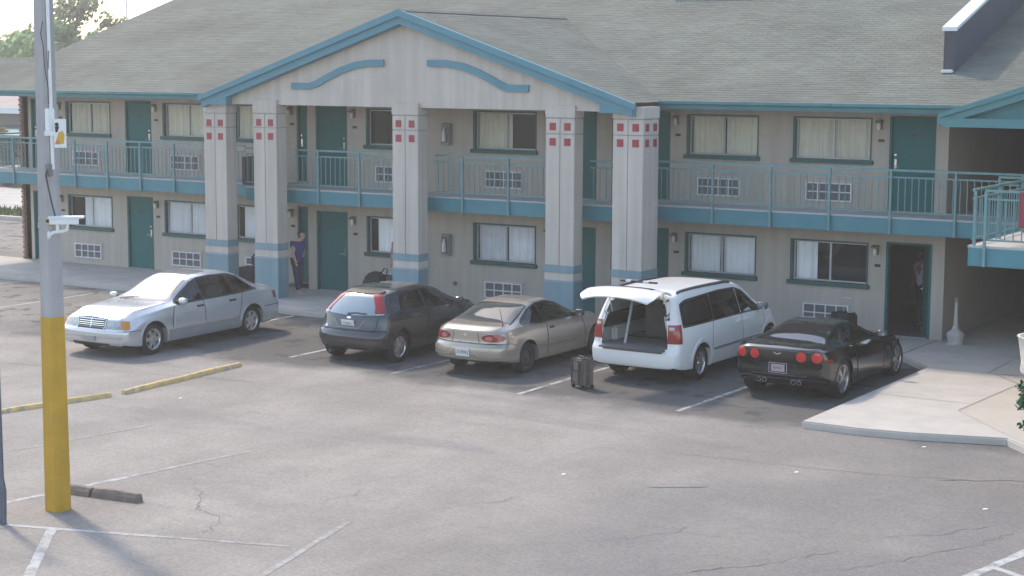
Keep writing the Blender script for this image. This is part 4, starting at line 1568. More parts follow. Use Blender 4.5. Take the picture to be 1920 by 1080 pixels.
VIEW = {'L': (Vector((0, 1, 0)), lambda a, b: Vector((a, 3, b))), 'R': (Vector((0, -1, 0)), lambda a, b: Vector((a, -3, b))),
        'B': (Vector((-1, 0, 0)), lambda a, b: Vector((-6, a, b))), 'F': (Vector((1, 0, 0)), lambda a, b: Vector((6, a, b))),
        'T': (Vector((0, 0, 1)), lambda a, b: Vector((a, b, 4)))}


def corner(front, side, base, alpha):
    """a view on a body corner: side +1 left / -1 right; the first coordinate runs from the end face round to the flank"""
    e = 1 if front else -1
    c, q = math.cos(R(alpha)), math.sin(R(alpha))
    nrm = Vector((e * c, side * q, 0))
    t = Vector((-e * q, side * c, 0))
    b0 = Vector((base[0], side * base[1], 0))
    return nrm, (lambda a, b: b0 + t * a + Vector((0, 0, b)) + nrm * 2.5)


class Car:
    def __init__(s, name, label, loc, rz, sc, spec, paint, under=None):
        s.spec = spec
        s.root = empty(name, loc, rz)
        s.root.scale = (sc, sc, sc)
        tag(s.root, label, 'car')
        s.paint = paint
        s.cuts = []
        s.body(paint)

    def body(s, paint):
        sp = s.spec
        F = {k: pchip(sp[k]) for k in ('zb', 'zs', 'zt', 'wm', 'wb', 'wt')}
        SR, SF = pchip(sp['SR']), pchip(sp['SF'])
        xr, xf = sp['ends']
        ax = sp['axles']
        RA, zc, rc = sp['R'], sp['zc'], sp.get('rc', .12)
        LR, LF, kR, kF = sp['LR'], sp['LF'], sp['kR'], sp['kF']
        xs = set(np.arange(xr + rc, xf - rc, .05).round(4))
        for k in range(9):
            d = rc * (1 - math.cos(k * math.pi / 16))
            xs |= {round(xr + d, 4), round(xf - d, 4)}
        for a in ax:
            for k in range(15):
                xs.add(round(a + RA * math.cos(math.pi * k / 14), 4))
            xs |= {round(a + RA + .004, 4), round(a - RA - .004, 4)}
        xs = sorted(xs)
        clean = [xs[0]]
        for x in xs[1:]:
            if x - clean[-1] > .0035: clean.append(x)
        xs = clean
        wmax = max(v for _, v in sp['wm'])
        smooth = lambda t: (lambda u: u * u * (3 - 2 * u))(min(1, max(0, t)))

        def shift(x, y, z):
            fr = smooth((xr + LR - x) / LR)
            ff = smooth((x - xf + LF) / LF)
            q = (abs(y) / wmax) ** 2.6
            return x + fr * (SR(z) + kR * q) - ff * (SF(z) + kF * q)
        rings = []
        for x in xs:
            zb, zs, zt, wm, wb, wt = (F[k](x) for k in ('zb', 'zs', 'zt', 'wm', 'wb', 'wt'))
            for e, dd in ((xr, x - xr), (xf, xf - x)):
                if dd < rc:
                    c = (rc - math.sqrt(max(0, rc * rc - (rc - dd) ** 2))) * .75
                    wm, wb, wt = wm - c, wb - c, wt - c
                    zt -= c * .45
                    zs -= c * .3
                    zb += c * .3
            h = zt - zs
            er = min(sp['er'], .45 * h)
            ctrl = [(0, zb), (wm * .55, zb), (wm - .08, zb), (wm - .02, zb + .02), (wm - .006, zb + .10), (wm, zb + .4 * (zs - zb)), (wm - .004, zb + .72 * (zs - zb)),
                    (wb + .014, zs - .045), (wb, zs), (wb + (wt - wb) * .15, zs + .15 * (h - er)), (wb + (wt - wb) * .6, zs + .6 * (h - er)), (wt, zt - er), (wt - .035, zt - .45 * er),
                    (wt - .12, zt - .18 * er), (wt * .5, zt - .05 * er), (0, zt)]
            p = chaikin(ctrl, 2)
            za = 0
            for a in ax:
                if abs(x - a) < RA: za = zc + math.sqrt(RA * RA - (x - a) ** 2)
            rings.append([(y, max(z, za)) for y, z in p])
        n = len(rings[0])
        verts, faces = [], []
        for x, rg in zip(xs, rings):
            for sgn in (-1, 1):
                for y, z in rg:
                    verts.append((shift(x, y, z), sgn * y, z))
        idx = lambda i, sd, k: (i * 2 + sd) * n + k
        for i in range(len(xs) - 1):
            for sd in (0, 1):
                for k in range(n - 1):
                    q = (idx(i, sd, k), idx(i + 1, sd, k), idx(i + 1, sd, k + 1), idx(i, sd, k + 1))
                    faces.append(q if sd == 0 else q[::-1])
        hole = sp.get('hole')
        MC = 24
        for i, x in ((0, xs[0]), (len(xs) - 1, xs[-1])):
            base = len(verts)
            for k in range(n):
                y, z = rings[i][k]
                for c in range(MC + 1):
                    yy = y * (2 * c / MC - 1)
                    verts.append((shift(x, yy, z), yy, z))
            for k in range(n - 1):
                for c in range(MC):
                    q = (base + k * (MC + 1) + c, base + k * (MC + 1) + c + 1, base + (k + 1) * (MC + 1) + c + 1, base + (k + 1) * (MC + 1) + c)
                    if i == 0 and hole:
                        cy = sum(verts[v][1] for v in q) / 4
                        cz = sum(verts[v][2] for v in q) / 4
                        if hole(cy, cz): continue
                    faces.append(q[::-1] if i == 0 else q)
        me = bpy.data.meshes.new('body')
        me.from_pydata(verts, [], faces)
        bm = bmesh.new()
        bm.from_mesh(me)
        bmesh.ops.remove_doubles(bm, verts=bm.verts, dist=.0006)
        bmesh.ops.dissolve_degenerate(bm, dist=.0003, edges=bm.edges)
        bmesh.ops.recalc_face_normals(bm, faces=bm.faces)
        for f in bm.faces:
            if f.normal.z < -.55: f.material_index = 1
        bm.to_mesh(me)
        s.bvh = BVHTree.FromBMesh(bm)
        bm.free()
        me.materials.append(paint)
        me.materials.append(MT['underbody'])
        shade(me, 40)
        o = bpy.data.objects.new('body', me)
        link(o, s.root, True)
        s.bodyo = o

    def hit(s, view, a, b):
        nrm, org = VIEW[view] if isinstance(view, str) else view
        o = org(a, b)
        p, n, i, d = s.bvh.ray_cast(o, -nrm)
        if p is None:
            p, n, i, d = s.bvh.find_nearest(o - nrm * (2.2 if not isinstance(view, str) or view in 'LR' else (3.6 if view in 'BF' else 2.8)))
        if n.dot(nrm) < 0: n = -n
        return p, n

    def patch(s, name, lower, upper, view, mat, off=.004, nu=14, nv=6, skirt=.014, parent=None, label=None, smooth=50):
        if name == 'window_surround':
            return s.ribbon('window_trim', list(lower) + list(upper)[::-1] + [lower[0]], .030, view, mat, .004, 70)
        if mat in SEE:
            poly = list(lower) + list(upper)[::-1]
            s.cuts.append((view, poly))
            s.ribbon('window_trim', poly + [poly[0]], .060, view, TRIM, .003, 60)
            mat = SEE[mat]
            skirt = .002
        lo, up = resample(lower, nu), resample(upper, nu)
        V, NN = [], []
        for j in range(nv + 1):
            for i in range(nu + 1):
                q = lo[i].lerp(up[i], j / nv)
                p, n = s.hit(view, q.x, q.y)
                V.append(p)
                NN.append(n)
        W = nu + 1
        pos = [p + n * off for p, n in zip(V, NN)]
        f = [(j * W + i, j * W + i + 1, (j + 1) * W + i + 1, (j + 1) * W + i) for j in range(nv) for i in range(nu)]
        border = [i for i in range(W)] + [j * W + nu for j in range(1, nv + 1)] + [nv * W + i for i in range(nu - 1, -1, -1)] + [j * W for j in range(nv - 1, 0, -1)]
        b0 = len(pos)
        for i in border: pos.append(V[i] - NN[i] * skirt)
        m = len(border)
        for k in range(m):
            f.append((border[k], border[(k + 1) % m], b0 + (k + 1) % m, b0 + k))
        b = MB()
        b.add([tuple(p) for p in pos], f)
        o = b.build(name, mat, parent or s.root, smooth=smooth, local=True)
        if label: o['label'] = label
        return o

    def ribbon(s, name, pts, w, view, mat, off=.003, n=None, parent=None, closed=False):
        P = resample(pts, n or max(6, int(sum((Vector(a) - Vector(b)).length for a, b in zip(pts[:-1], pts[1:])) / .05)))
        lo, up = [], []
        for i, p in enumerate(P):
            t = (P[min(i + 1, len(P) - 1)] - P[max(i - 1, 0)]).normalized()
            nn = Vector((-t.y, t.x)) * w / 2
            lo.append((p - nn)[:])
            up.append((p + nn)[:])
        return s.patch(name, lo, up, view, mat, off, len(P) - 1, 1, .01, parent)

    def finish(s, lining, seats, floor=.40, dash=None):
        """cut the glazed openings out of the shell and fit a simple cabin"""
        bm = bmesh.new()
        bm.from_mesh(s.bodyo.data)

        def inside(px, py, poly):
            c = False
            for i in range(len(poly)):
                (x1, y1), (x2, y2) = poly[i - 1][:2], poly[i][:2]
                if (y1 > py) != (y2 > py) and px < (x2 - x1) * (py - y1) / (y2 - y1) + x1: c = not c
            return c
        kill = []
        for f in bm.faces:
            c = f.calc_center_median()
            for v, poly in s.cuts:
                if v == 'L' and c.y > .2 and inside(c.x, c.z, poly): kill.append(f); break
                if v == 'R' and c.y < -.2 and inside(c.x, c.z, poly): kill.append(f); break
                if v == 'T' and c.z > .75 and inside(c.x, c.y, poly): kill.append(f); break
        bmesh.ops.delete(bm, geom=kill, context='FACES')
        bm.to_mesh(s.bodyo.data)
        bm.free()
        shade(s.bodyo.data, 40)
        b = MB()
        x0, x1, w = seats[-1] - .55, seats[0] + 1.0, .62
        b.box(x0, x1, -w, w, floor - .05, floor)
        b.build('cabin_floor', lining, s.root, local=True)
        for k, x in enumerate(seats):
            for y in (-.36, .36):
                b = MB()
                b.box(x - .25, x + .27, y - .23, y + .23, floor, floor + .22)
                b.prism([(x - .22, y - .22, floor + .15), (x - .06, y - .22, floor + .15), (x - .22, y - .20, floor + .72), (x - .34, y - .20, floor + .70)], (0, .43, 0))
                b.prism([(x - .35, y - .11, floor + .74), (x - .25, y - .11, floor + .75), (x - .27, y - .10, floor + .90), (x - .36, y - .10, floor + .89)], (0, .21, 0))
                b.build('seat', lining, s.root, local=True, bevel=.03)
        b = MB()
        xd = seats[0] + .48
        b.box(xd, xd + .35, -.64, .64, floor + .25, floor + .48)
        d = b.build('dashboard', lining, s.root, local=True, bevel=.04)
        b = MB()
        pts = [(xd - .10 + .05 * math.sin(a), .36 + .17 * math.cos(a), floor + .50 + .16 * math.sin(a)) for a in np.linspace(0, 6.283, 17)]
        b.tube(pts, .016, 6, cap=False)
        b.tube([(xd - .10, .36, floor + .5), (xd + .1, .36, floor + .42)], .03, 6)
        b.build('steering_wheel', TRIM, d, local=True)

    def wheels(s, r, w, rimr, track, style, rimmat, spokes=8, r_rear=None):
        ax = s.spec['axles']
        b = MB()
        b.lathe([(rimr, -.5 * w), (r - .03, -.5 * w), (r - .008, -.44 * w), (r, -.3 * w), (r, .3 * w), (r - .008, .44 * w), (r - .03, .5 * w), (rimr + .012, .5 * w), (rimr, .44 * w), (rimr - .01, -.4 * w)], 36, (0, 0, 0), 'y')
        tyre = b.mesh('tyre', MT['black'])
        shade(tyre, 40)
        b = MB()
        b.lathe([(rimr, .43 * w), (rimr + .004, .46 * w), (rimr - .014, .455 * w), (rimr - .024, .40 * w), (rimr - .03, .1 * w)], 36, (0, 0, 0), 'y')
        b.lathe([(rimr - .03, .10 * w), (0, .10 * w)], 24, (0, 0, 0), 'y', 1)
        y0, y1 = .28 * w, .40 * w
        if style == 'steel':
            b.lathe([(rimr - .028, .22 * w), (rimr * .72, .36 * w), (rimr * .45, .30 * w), (rimr * .28, .36 * w), (.03, .44 * w), (0, .44 * w)], 24, (0, 0, 0), 'y')
            for k in range(8):
                a = 2 * math.pi * k / 8
                c = (rimr * .83 * math.cos(a), rimr * .83 * math.sin(a))
                b.lathe([(0, .335 * w), (.016, .335 * w)], 8, (c[0], 0, c[1]), 'y', 1)
        else:
            for k in range(spokes):
                a = 2 * math.pi * k / spokes
                for sp_ in ([0] if style != 'twin' else [-.13, .13]):
                    ca, sa = math.cos(a + sp_), math.sin(a + sp_)
                    wi, wo = (.030, .040) if style == 'fat' else ((.026, .030) if style == 'five' else (.020, .022))
                    if style == 'five': wi, wo = .045, .035
                    ri, ro = .03, rimr - .012
                    pts = []
                    for (rr, ww, yy) in ((ri, wi, y1 + .008), (ro, wo, y1)):
                        pts += [(rr * ca - ww * sa, yy, rr * sa + ww * ca), (rr * ca + ww * sa, yy, rr * sa - ww * ca), (rr * ca + ww * sa * 1.15, yy - .03, rr * sa - ww * ca * 1.15), (rr * ca - ww * sa * 1.15, yy - .03, rr * sa + ww * ca * 1.15)]
                    b.add(pts, [(0, 1, 5, 4), (1, 2, 6, 5), (2, 3, 7, 6), (3, 0, 4, 7), (4, 5, 6, 7)])
            b.lathe([(0, y1 + .016), (.03, y1 + .016), (.05, y1 + .010), (.062, y1 - .02)], 16, (0, 0, 0), 'y')
        rim = b.mesh('rim', [rimmat, MT['plastic_black']])
        bm = bmesh.new()
        bm.from_mesh(rim)
        bmesh.ops.recalc_face_normals(bm, faces=bm.faces)
        bm.to_mesh(rim)
        bm.free()
        shade(rim, 35)
        for a in ax:
            for sd in (1, -1):
                k = (r_rear / r) if (r_rear and a < 0) else 1
                wh = empty('wheel', (a, sd * (track / 2 - w / 2 + w * .5 - .5 * w), r * k), 0 if sd > 0 else math.pi, s.root, True)
                wh.scale = (k, 1, k)
                for nm, me in (('tyre', tyre), ('rim', rim)):
                    o = bpy.data.objects.new(nm, me)
                    o.rotation_euler = (0, random.uniform(0, 6.28), 0)
                    link(o, wh, True)

    def mirrors(s, x, y, z, mat, k=1.0):
        for sd in (1, -1):
            b = MB()
            sec = lambda yy, q: [(x + .01 * k + .065 * k * q * math.cos(t) * (1.0 if math.cos(t) > 0 else .9), yy, z + .065 * k + .068 * k * q * (abs(math.sin(t)) ** .6) * (1 if math.sin(t) > 0 else -1)) for t in np.linspace(0, 2 * math.pi, 17)[:-1]]
            rings = [sec(sd * (y + d * k), q) for d, q in ((0, .55), (.012, .86), (.04, 1.0), (.14, 1.0), (.172, .9), (.19, .6))]
            V = [p for r_ in rings for p in r_]
            b.add(V, [(i * 16 + j, i * 16 + (j + 1) % 16, (i + 1) * 16 + (j + 1) % 16, (i + 1) * 16 + j) for i in range(5) for j in range(16)] + [tuple(range(16)), tuple(range(80, 96))])
            o = b.build('mirror', mat, s.root, smooth=50, local=True)
            g = MB()
            g.box(x - .056 * k, x - .051 * k, sd * y + sd * .025 * k, sd * (y + .165 * k), z + .022 * k, z + .108 * k)
            g.build('mirror_glass', MT['chrome'], o, local=True)
            b = MB()
            b.box(x - .02, x + .05, sd * (y - .10), sd * (y + .03), z + .01, z + .06)
            b.build('mirror_arm', MT['plastic_black'], o, local=True)


def carglass(name, c=(.012, .014, .016), rough=.03):
    m = M(name, c, rough, spec=.6)
    m.node_tree.nodes['Principled BSDF'].inputs['IOR'].default_value = 1.52
    return m


def paintm(name, c, metal=0.0, rough=.35, coat=.9, var=.07):
    return M(name, c, rough, metal, var=var, scale=2.5, coat=coat, detail=8)


GL = carglass('car_glass')
GLM = carglass('car_glass_grey', (.045, .052, .055))
SEE = {GL: glass_mat('car_tint_dark', (.20, .21, .22)), GLM: glass_mat('car_tint_light', (.62, .68, .67))}
CABIN = M('cabin_grey', (.07, .07, .075), .9, var=.1)
CABIN_PALE = M('cabin_pale', (.16, .15, .135), .9, var=.1)
RED = M('lamp_red', (0.30, 0.008, 0.010), .12, coat=.6)
LENS = M('lamp_clear', (0.34, 0.36, 0.39), .1, metal=.2, coat=.8, var=.25, scale=14)
AMBER = M('lamp_amber', (0.55, 0.22, 0.02), .15, coat=.6)
SEAM = M('seam_dark', (0.012, 0.012, 0.013), .8)
PLATE = M('plate_white', (0.62, 0.63, 0.63), .5)
PLATE_INK = M('plate_ink', (0.06, 0.08, 0.12), .6)
TRIM = M('trim_dark', (0.018, 0.018, 0.02), .5)


def text_mesh(txt, size, mat, parent, loc, rot, name='lettering', depth=.001):
    c = bpy.data.curves.new('lettering', 'FONT')
    c.body = txt
    c.size = size
    c.align_x = 'CENTER'
    c.align_y = 'CENTER'
    c.extrude = depth
    t = bpy.data.objects.new('tmp_text', c)
    COL.objects.link(t)
    bpy.context.view_layer.update()
    me = bpy.data.meshes.new_from_object(t.evaluated_get(bpy.context.evaluated_depsgraph_get()))
    bpy.data.objects.remove(t)
    me.materials.clear()
    me.materials.append(mat)
    o = bpy.data.objects.new(name, me)
    o.location = loc
    o.rotation_euler = rot
    link(o, parent, True)
    return o


def plate(car, z, tilt, txt, x_out=.012, mat=PLATE, ink=PLATE_INK, end='B', y=0.0):
    p, n = car.hit(end, y, z)
    sgn = -1 if end == 'B' else 1
    b = MB()
    b.box(-.006, .006, -.155, .155, -.078, .078)
    o = b.build('licence_plate', mat, car.root, local=True, bevel=.003)
    o.location = (p.x + sgn * x_out, y, z)
    o.rotation_euler = (0, tilt, 0)
    if txt:
        text_mesh(txt, .085, ink, o, (sgn * .0075, 0, 0), (math.pi / 2, 0, -math.pi / 2 if end == 'B' else math.pi / 2))
    return o


# ---- silver sedan ------------------------------------------------------
silver = paintm('paint_silver', (0.57, 0.575, 0.585), .5, .24)
silver_low = paintm('paint_silver_lower', (0.33, 0.345, 0.37), .4, .35)
sed = Car('silver_sedan', 'silver four-door sedan parked nose out towards the open lot', CAR_SEDAN[0], CAR_SEDAN[1], CAR_SEDAN[2], dict(
    ends=(-2.72, 2.50), axles=(-1.57, 1.57), R=.385, zc=.32, er=.11, LR=.9, LF=.7, kR=.14, kF=.15, rc=.11,
    zb=[(-2.72, .27), (-2.2, .22), (0, .21), (2.0, .20), (2.50, .24)],
    zs=[(-2.72, .90), (-2.2, .96), (-1.5, .975), (0, .955), (.9, .94), (1.6, .87), (2.2, .79), (2.50, .73)],
    zt=[(-2.72, .98), (-2.5, 1.035), (-2.16, 1.065), (-2.05, 1.09), (-1.5, 1.35), (-1.1, 1.455), (-.6, 1.485), (-.15, 1.465), (.15, 1.40), (.92, 1.05), (1.05, 1.025), (1.7, .975), (2.2, .905), (2.42, .845), (2.50, .81)],
    wm=[(-2.72, .87), (-2.2, .92), (-1.2, .943), (1.2, .943), (2.1, .925), (2.50, .885)],
    wb=[(-2.72, .81), (-2.2, .86), (-1.2, .885), (1.0, .885), (1.9, .86), (2.50, .82)],
    wt=[(-2.72, .66), (-2.1, .70), (-1.5, .62), (-.6, .60), (.1, .60), (.95, .74), (1.2, .78), (2.50, .74)],
    SR=[(.2, .10), (.35, .02), (.55, 0), (.64, .03), (.7, .07), (.95, .10), (1.05, .16)],
    SF=[(.2, .10), (.34, .02), (.53, 0), (.575, .02), (.61, .075), (.78, .12), (.9, .20)]), silver)
s = sed
s.wheels(.325, .225, .215, 1.80, 'five', MT['silver'], 6)
s.patch('windscreen', [(1.0, -.70), (1.06, -.35), (1.07, 0), (1.06, .35), (1.0, .70)][::-1], [(.14, -.56), (.19, -.3), (.20, 0), (.19, .3), (.14, .56)][::-1], 'T', carglass('sedan_windscreen', (.14, .15, .15), .30), .004, 20, 10)
s.patch('rear_window', [(-1.46, -.56), (-1.50, 0), (-1.46, .56)], [(-2.02, -.66), (-2.07, 0), (-2.02, .66)], 'T', GL, .004, 16, 8)
for v in 'LR':
    s.patch('window_surround', [(-1.82, 1.01), (-1.2, .985), (0, .972), (.86, .955)], [(-1.74, 1.045), (-1.39, 1.30), (-1.08, 1.385), (-.5, 1.405), (-.05, 1.375), (.22, 1.27), (.62, 1.08), (.86, .965)], v, TRIM, .002, 26, 5)
    s.patch('side_window', [(.0, .99), (.80, .975)], [(.0, 1.375), (.06, 1.345), (.22, 1.25), (.55, 1.09), (.80, .985)], v, GL, .005, 16, 6)
    s.patch('side_window', [(-1.0, 1.0), (-.06, .99)], [(-1.0, 1.365), (-.5, 1.385), (-.06, 1.375)], v, GLM, .005, 16, 6)
    s.patch('quarter_window', [(-1.70, 1.03), (-1.06, 1.005)], [(-1.66, 1.06), (-1.40, 1.27), (-1.06, 1.355)], v, GLM, .005, 12, 5)
    s.patch('door', [(.02, .34), (1.0, .34)], [(.02, .95), (.90, .935)], v, silver, .004, 18, 10)
    s.patch('door', [(-1.06, .36), (-.02, .34)], [(-1.24, .965), (-.02, .95)], v, silver, .004, 18, 10)
    for q in ([(.0, .33), (0, .96)], [(-1.08, .36), (-1.14, .62), (-1.26, .96)], [(1.02, .34), (1.02, .7), (.92, .935)]):
        s.ribbon('door_gap', q, .014, v, SEAM, .005)
    for x in (.14, -.90):
        s.patch('door_handle', [(x - .10, .835), (x + .10, .835)], [(x - .10, .875), (x + .10, .875)], v, TRIM, .022, 8, 2)
    s.patch('side_cladding', [(-1.14, .235), (1.14, .235)], [(-1.14, .46), (1.14, .46)], v, silver_low, .009, 30, 4)
    s.patch('side_moulding', [(-1.14, .485), (1.14, .475)], [(-1.14, .525), (1.14, .515)], v, silver, .018, 30, 2)
    s.ribbon('bumper_gap', [(-2.6, .60), (-2.0, .60)], .014, v, SEAM, .004)
    s.ribbon('bumper_gap', [(1.98, .56), (2.36, .565)], .012, v, SEAM, .004)
    for a in (-1.57, 1.57):
        s.ribbon('arch_lip', arc(a, .32, .40, .40, 8, 172, 18), .025, v, silver, .012)
    sg_ = 1 if v == 'L' else -1
    cr = corner(False, sg_, (-2.45, .78), 50)
    s.patch('tail_lamp', [(-.14, .73), (.13, .75)], [(-.14, .90), (.13, .90)], cr, RED, .008, 8, 4)
    cf = corner(True, sg_, (2.30, .80), 45)
    a, c = sorted((sg_ * .40, sg_ * .745))
    s.patch('headlight', [(a, .60), (c, .60)], [(a, .755), (c, .765)], 'F', LENS, .008, 12, 4)
    s.patch('indicator', [(-.075, .605), (.10, .60)], [(-.075, .765), (.10, .755)], cf, AMBER, .010, 8, 4)
gr = s.patch('grille', [(-.35, .595), (.35, .595)], [(-.36, .795), (0, .815), (.36, .795)], 'F', M('grille_dark', (.03, .03, .034), .4), .012, 14, 5)
for z in (.612, .652, .692, .732, .772):
    s.patch('grille_bar', [(-.34, z), (.34, z)], [(-.34, z + .013), (.34, z + .013)], 'F', MT['chrome'], .022, 14, 1, parent=gr)
s.patch('grille_bar', [(-.010, .60), (.010, .60)], [(-.010, .805), (.010, .805)], 'F', MT['chrome'], .026, 2, 6, parent=gr)
s.ribbon('grille_surround', [(-.36, .59), (-.375, .80), (0, .825), (.375, .80), (.36, .59)], .022, 'F', silver, .024, 40, parent=gr)
s.ribbon('bumper_line', [(-.80, .43), (.80, .43)], .018, 'F', silver_low, .006)
s.patch('air_intake', [(-.48, .255), (.48, .255)], [(-.48, .31), (.48, .31)], 'F', TRIM, .016, 12, 2)
s.patch('licence_plate_holder', [(-.16, .35), (.16, .35)], [(-.16, .46), (.16, .46)], 'F', silver_low, .03, 4, 2, .03)
s.patch('sunroof', [(-.10, -.38), (-.10, .38)], [(-.60, -.38), (-.60, .38)], 'T', M('sunroof_glass', (.10, .105, .11), .25), .004, 8, 8)
for sg_ in (-1, 1):
    s.ribbon('bonnet_gap', [(1.05, sg_ * .74), (1.7, sg_ * .74), (2.34, sg_ * .66)], .010, 'T', SEAM, .003)
s.ribbon('boot_gap', [(-2.12, -.72), (-2.12, .72)], .010, 'T', SEAM, .003)
b = MB()
b.tube([(-2.32, -.45, 1.055), (-2.32, -.45, 1.095), (-2.41, -.45, 1.21)], .010, 6)
b.lathe([(0, 0), (.03, 0), (.02, .03), (0, .035)], 8, (-2.32, -.45, 1.05))
b.build('aerial', MT['white_paint'], s.root, local=True, smooth=40)
s.mirrors(.72, .87, .955, silver)
b = MB()
for y in (-.35, -.48):
    b.tube([(1.08, y, 1.03), (1.02, y + .35, 1.08)], .007, 5)
b.build('wiper', TRIM, s.root, local=True)

s.finish(CABIN_PALE, (.30, -.72), .42)

# ---- dark grey hatchback -------------------------------------------------
grey = paintm('paint_grey', (0.050, 0.051, 0.056), .5, .24)
hat = Car('grey_hatchback', 'dark grey two-door hatchback with tall red tail lamps beside its rear window', CAR_HATCH[0], CAR_HATCH[1], CAR_HATCH[2], dict(
    ends=(-2.0, 2.16), axles=(-1.31, 1.31), R=.365, zc=.305, er=.11, LR=1.1, LF=.8, kR=.20, kF=.30, rc=.14,
    zb=[(-2.0, .27), (-1.7, .24), (0, .20), (2.16, .22)],
    zs=[(-2.0, .99), (-1.2, 1.01), (0, .95), (.85, .92), (1.5, .82), (2.16, .64)],
    zt=[(-2.0, 1.34), (-1.4, 1.40), (-.7, 1.435), (-.2, 1.425), (.2, 1.36), (.95, 1.03), (1.3, .98), (1.8, .88), (2.16, .74)],
    wm=[(-2.0, .80), (-1.3, .855), (1.3, .855), (2.16, .78)],
    wb=[(-2.0, .755), (-1.3, .80), (.9, .80), (2.16, .70)],
    wt=[(-2.0, .55), (-1.2, .585), (0, .575), (.3, .59), (.95, .68), (2.16, .60)],
    SR=[(.24, .10), (.36, .02), (.5, 0), (.6, .01), (.645, .07), (.72, .10), (.92, .15), (1.0, .20), (1.30, .46), (1.44, .60)],
    SF=[(.2, .08), (.4, 0), (.55, .02), (.75, .15)]), grey)
s = hat
s.wheels(.31, .20, .205, 1.66, 'fat', MT['silver'], 7)
s.patch('rear_window', [(-.56, .955), (0, .935), (.56, .955)], [(-.42, 1.33), (0, 1.34), (.42, 1.33)], 'B', M('hatch_rear_glass', (.30, .345, .36), .10, .65), .006, 18, 10)
s.patch('roof_spoiler', [(-.42, 1.325), (.42, 1.325)], [(-.42, 1.365), (.42, 1.365)], 'B', TRIM, .02, 12, 2)
for sg_ in (-1, 1):
    cr = corner(False, sg_, (-1.62, .62), 42)
    s.patch('tail_lamp', [(-.115, 1.0), (.055, 1.01)], [(-.135, 1.34), (.055, 1.31)], cr, RED, .014, 8, 12, .03)
    s.patch('reverse_lamp', [(-.13, .955), (.035, .965)], [(-.135, .985), (.04, .99)], cr, LENS, .015, 6, 2)
for v in 'LR':
    s.patch('window_surround', [(-1.58, 1.005), (-.4, .985), (.80, .955)], [(-1.36, 1.30), (-.9, 1.345), (-.3, 1.35), (.1, 1.28), (.80, .97)], v, TRIM, .002, 24, 6)
    s.patch('quarter_window', [(-1.50, 1.02), (-.38, .995)], [(-1.30, 1.275), (-.9, 1.325), (-.38, 1.335)], v, GL, .005, 14, 6)
    s.patch('side_window', [(-.30, .995), (.70, .975)], [(-.30, 1.335), (-.05, 1.32), (.15, 1.245), (.70, .985)], v, GLM, .005, 16, 6)
    s.patch('door', [(-.36, .30), (.88, .28)], [(-.36, .975), (.84, .935)], v, grey, .004, 22, 10)
    for q in ([(-.38, .28), (-.38, .98)], [(.90, .28), (.92, .6), (.86, .94)]):
        s.ribbon('door_gap', q, .014, v, SEAM, .005)
    s.patch('door_handle', [(-.30, .80), (-.10, .80)], [(-.30, .84), (-.10, .845)], v, grey, .02, 6, 2)
    s.patch('side_moulding', [(-.92, .43), (.90, .41)], [(-.92, .50), (.90, .48)], v, TRIM, .012, 20, 2)
    for a in (-1.31, 1.31):
        s.ribbon('arch_lip', arc(a, .305, .385, .385, 5, 175, 18), .035, v, grey, .012)
    s.ribbon('bumper_gap', [(-1.92, .665), (-1.72, .665), (-1.66, .58)], .010, v, SEAM, .004)
s.patch('bumper', [(-.73, .42), (.73, .42)], [(-.75, .625), (.75, .625)], 'B', grey, .014, 22, 4)
s.ribbon('bumper_gap', [(-.72, .655), (.72, .655)], .014, 'B', SEAM, .004)
s.patch('bumper_strip', [(-.73, .475), (.73, .475)], [(-.73, .535), (.73, .535)], 'B', TRIM, .018, 22, 2)
s.patch('tailgate', [(-.60, .67), (.60, .67)], [(-.62, .925), (.62, .925)], 'B', grey, .006, 18, 6)
s.ribbon('tailgate_gap', [(-.64, .92), (-.61, .68), (.61, .68), (.64, .92)], .010, 'B', SEAM, .006, 40)
s.patch('plate_recess', [(-.25, .695), (.25, .695)], [(-.36, .86), (.36, .86)], 'B', paintm('grey_recess_shade', (.035, .036, .04), .3, .4), .009, 10, 4)  # surface patch, the recess's shade put into a darker grey
s.ribbon('recess_trim', [(-.37, .865), (-.25, .70), (.25, .70), (.37, .865)], .018, 'B', paintm('paint_grey_trim', (.16, .165, .17), .4, .3), .013, 40)
s.patch('badge', arc(0, .895, .055, .022, 180, 360), arc(0, .895, .055, .022, 180, 0), 'B', MT['chrome'], .012, 8, 2)
plate(s, .775, R(-14), '7 JM·L', .02)
s.ribbon('wiper', [(.0, .965), (-.12, .985), (-.38, .975)], .018, 'B', TRIM, .022)
s.patch('wiper_hub', arc(.02, .955, .04, .022, 180, 360), arc(.02, .955, .04, .022, 180, 0), 'B', TRIM, .02, 6, 2)
s.patch('sticker', arc(.57, .70, .035, .035, 180, 360), arc(.57, .70, .035, .035, 180, 0), 'B', MT['white_paint'], .010, 8, 2)
s.patch('windscreen', [(1.0, .62), (1.06, 0), (1.0, -.62)], [(.22, .53), (.28, 0), (.22, -.53)], 'T', GL, .004, 14, 8)
b = MB()
b.tube([(-1.95, .42, .21), (-1.6, .42, .22)], .03, 8)
b.build('exhaust', M('exhaust_steel', (.12, .12, .12), .5, metal=.5), s.root, local=True, smooth=40)
s.mirrors(.66, .79, .965, grey)

s.finish(CABIN, (.15, -.65), .38)

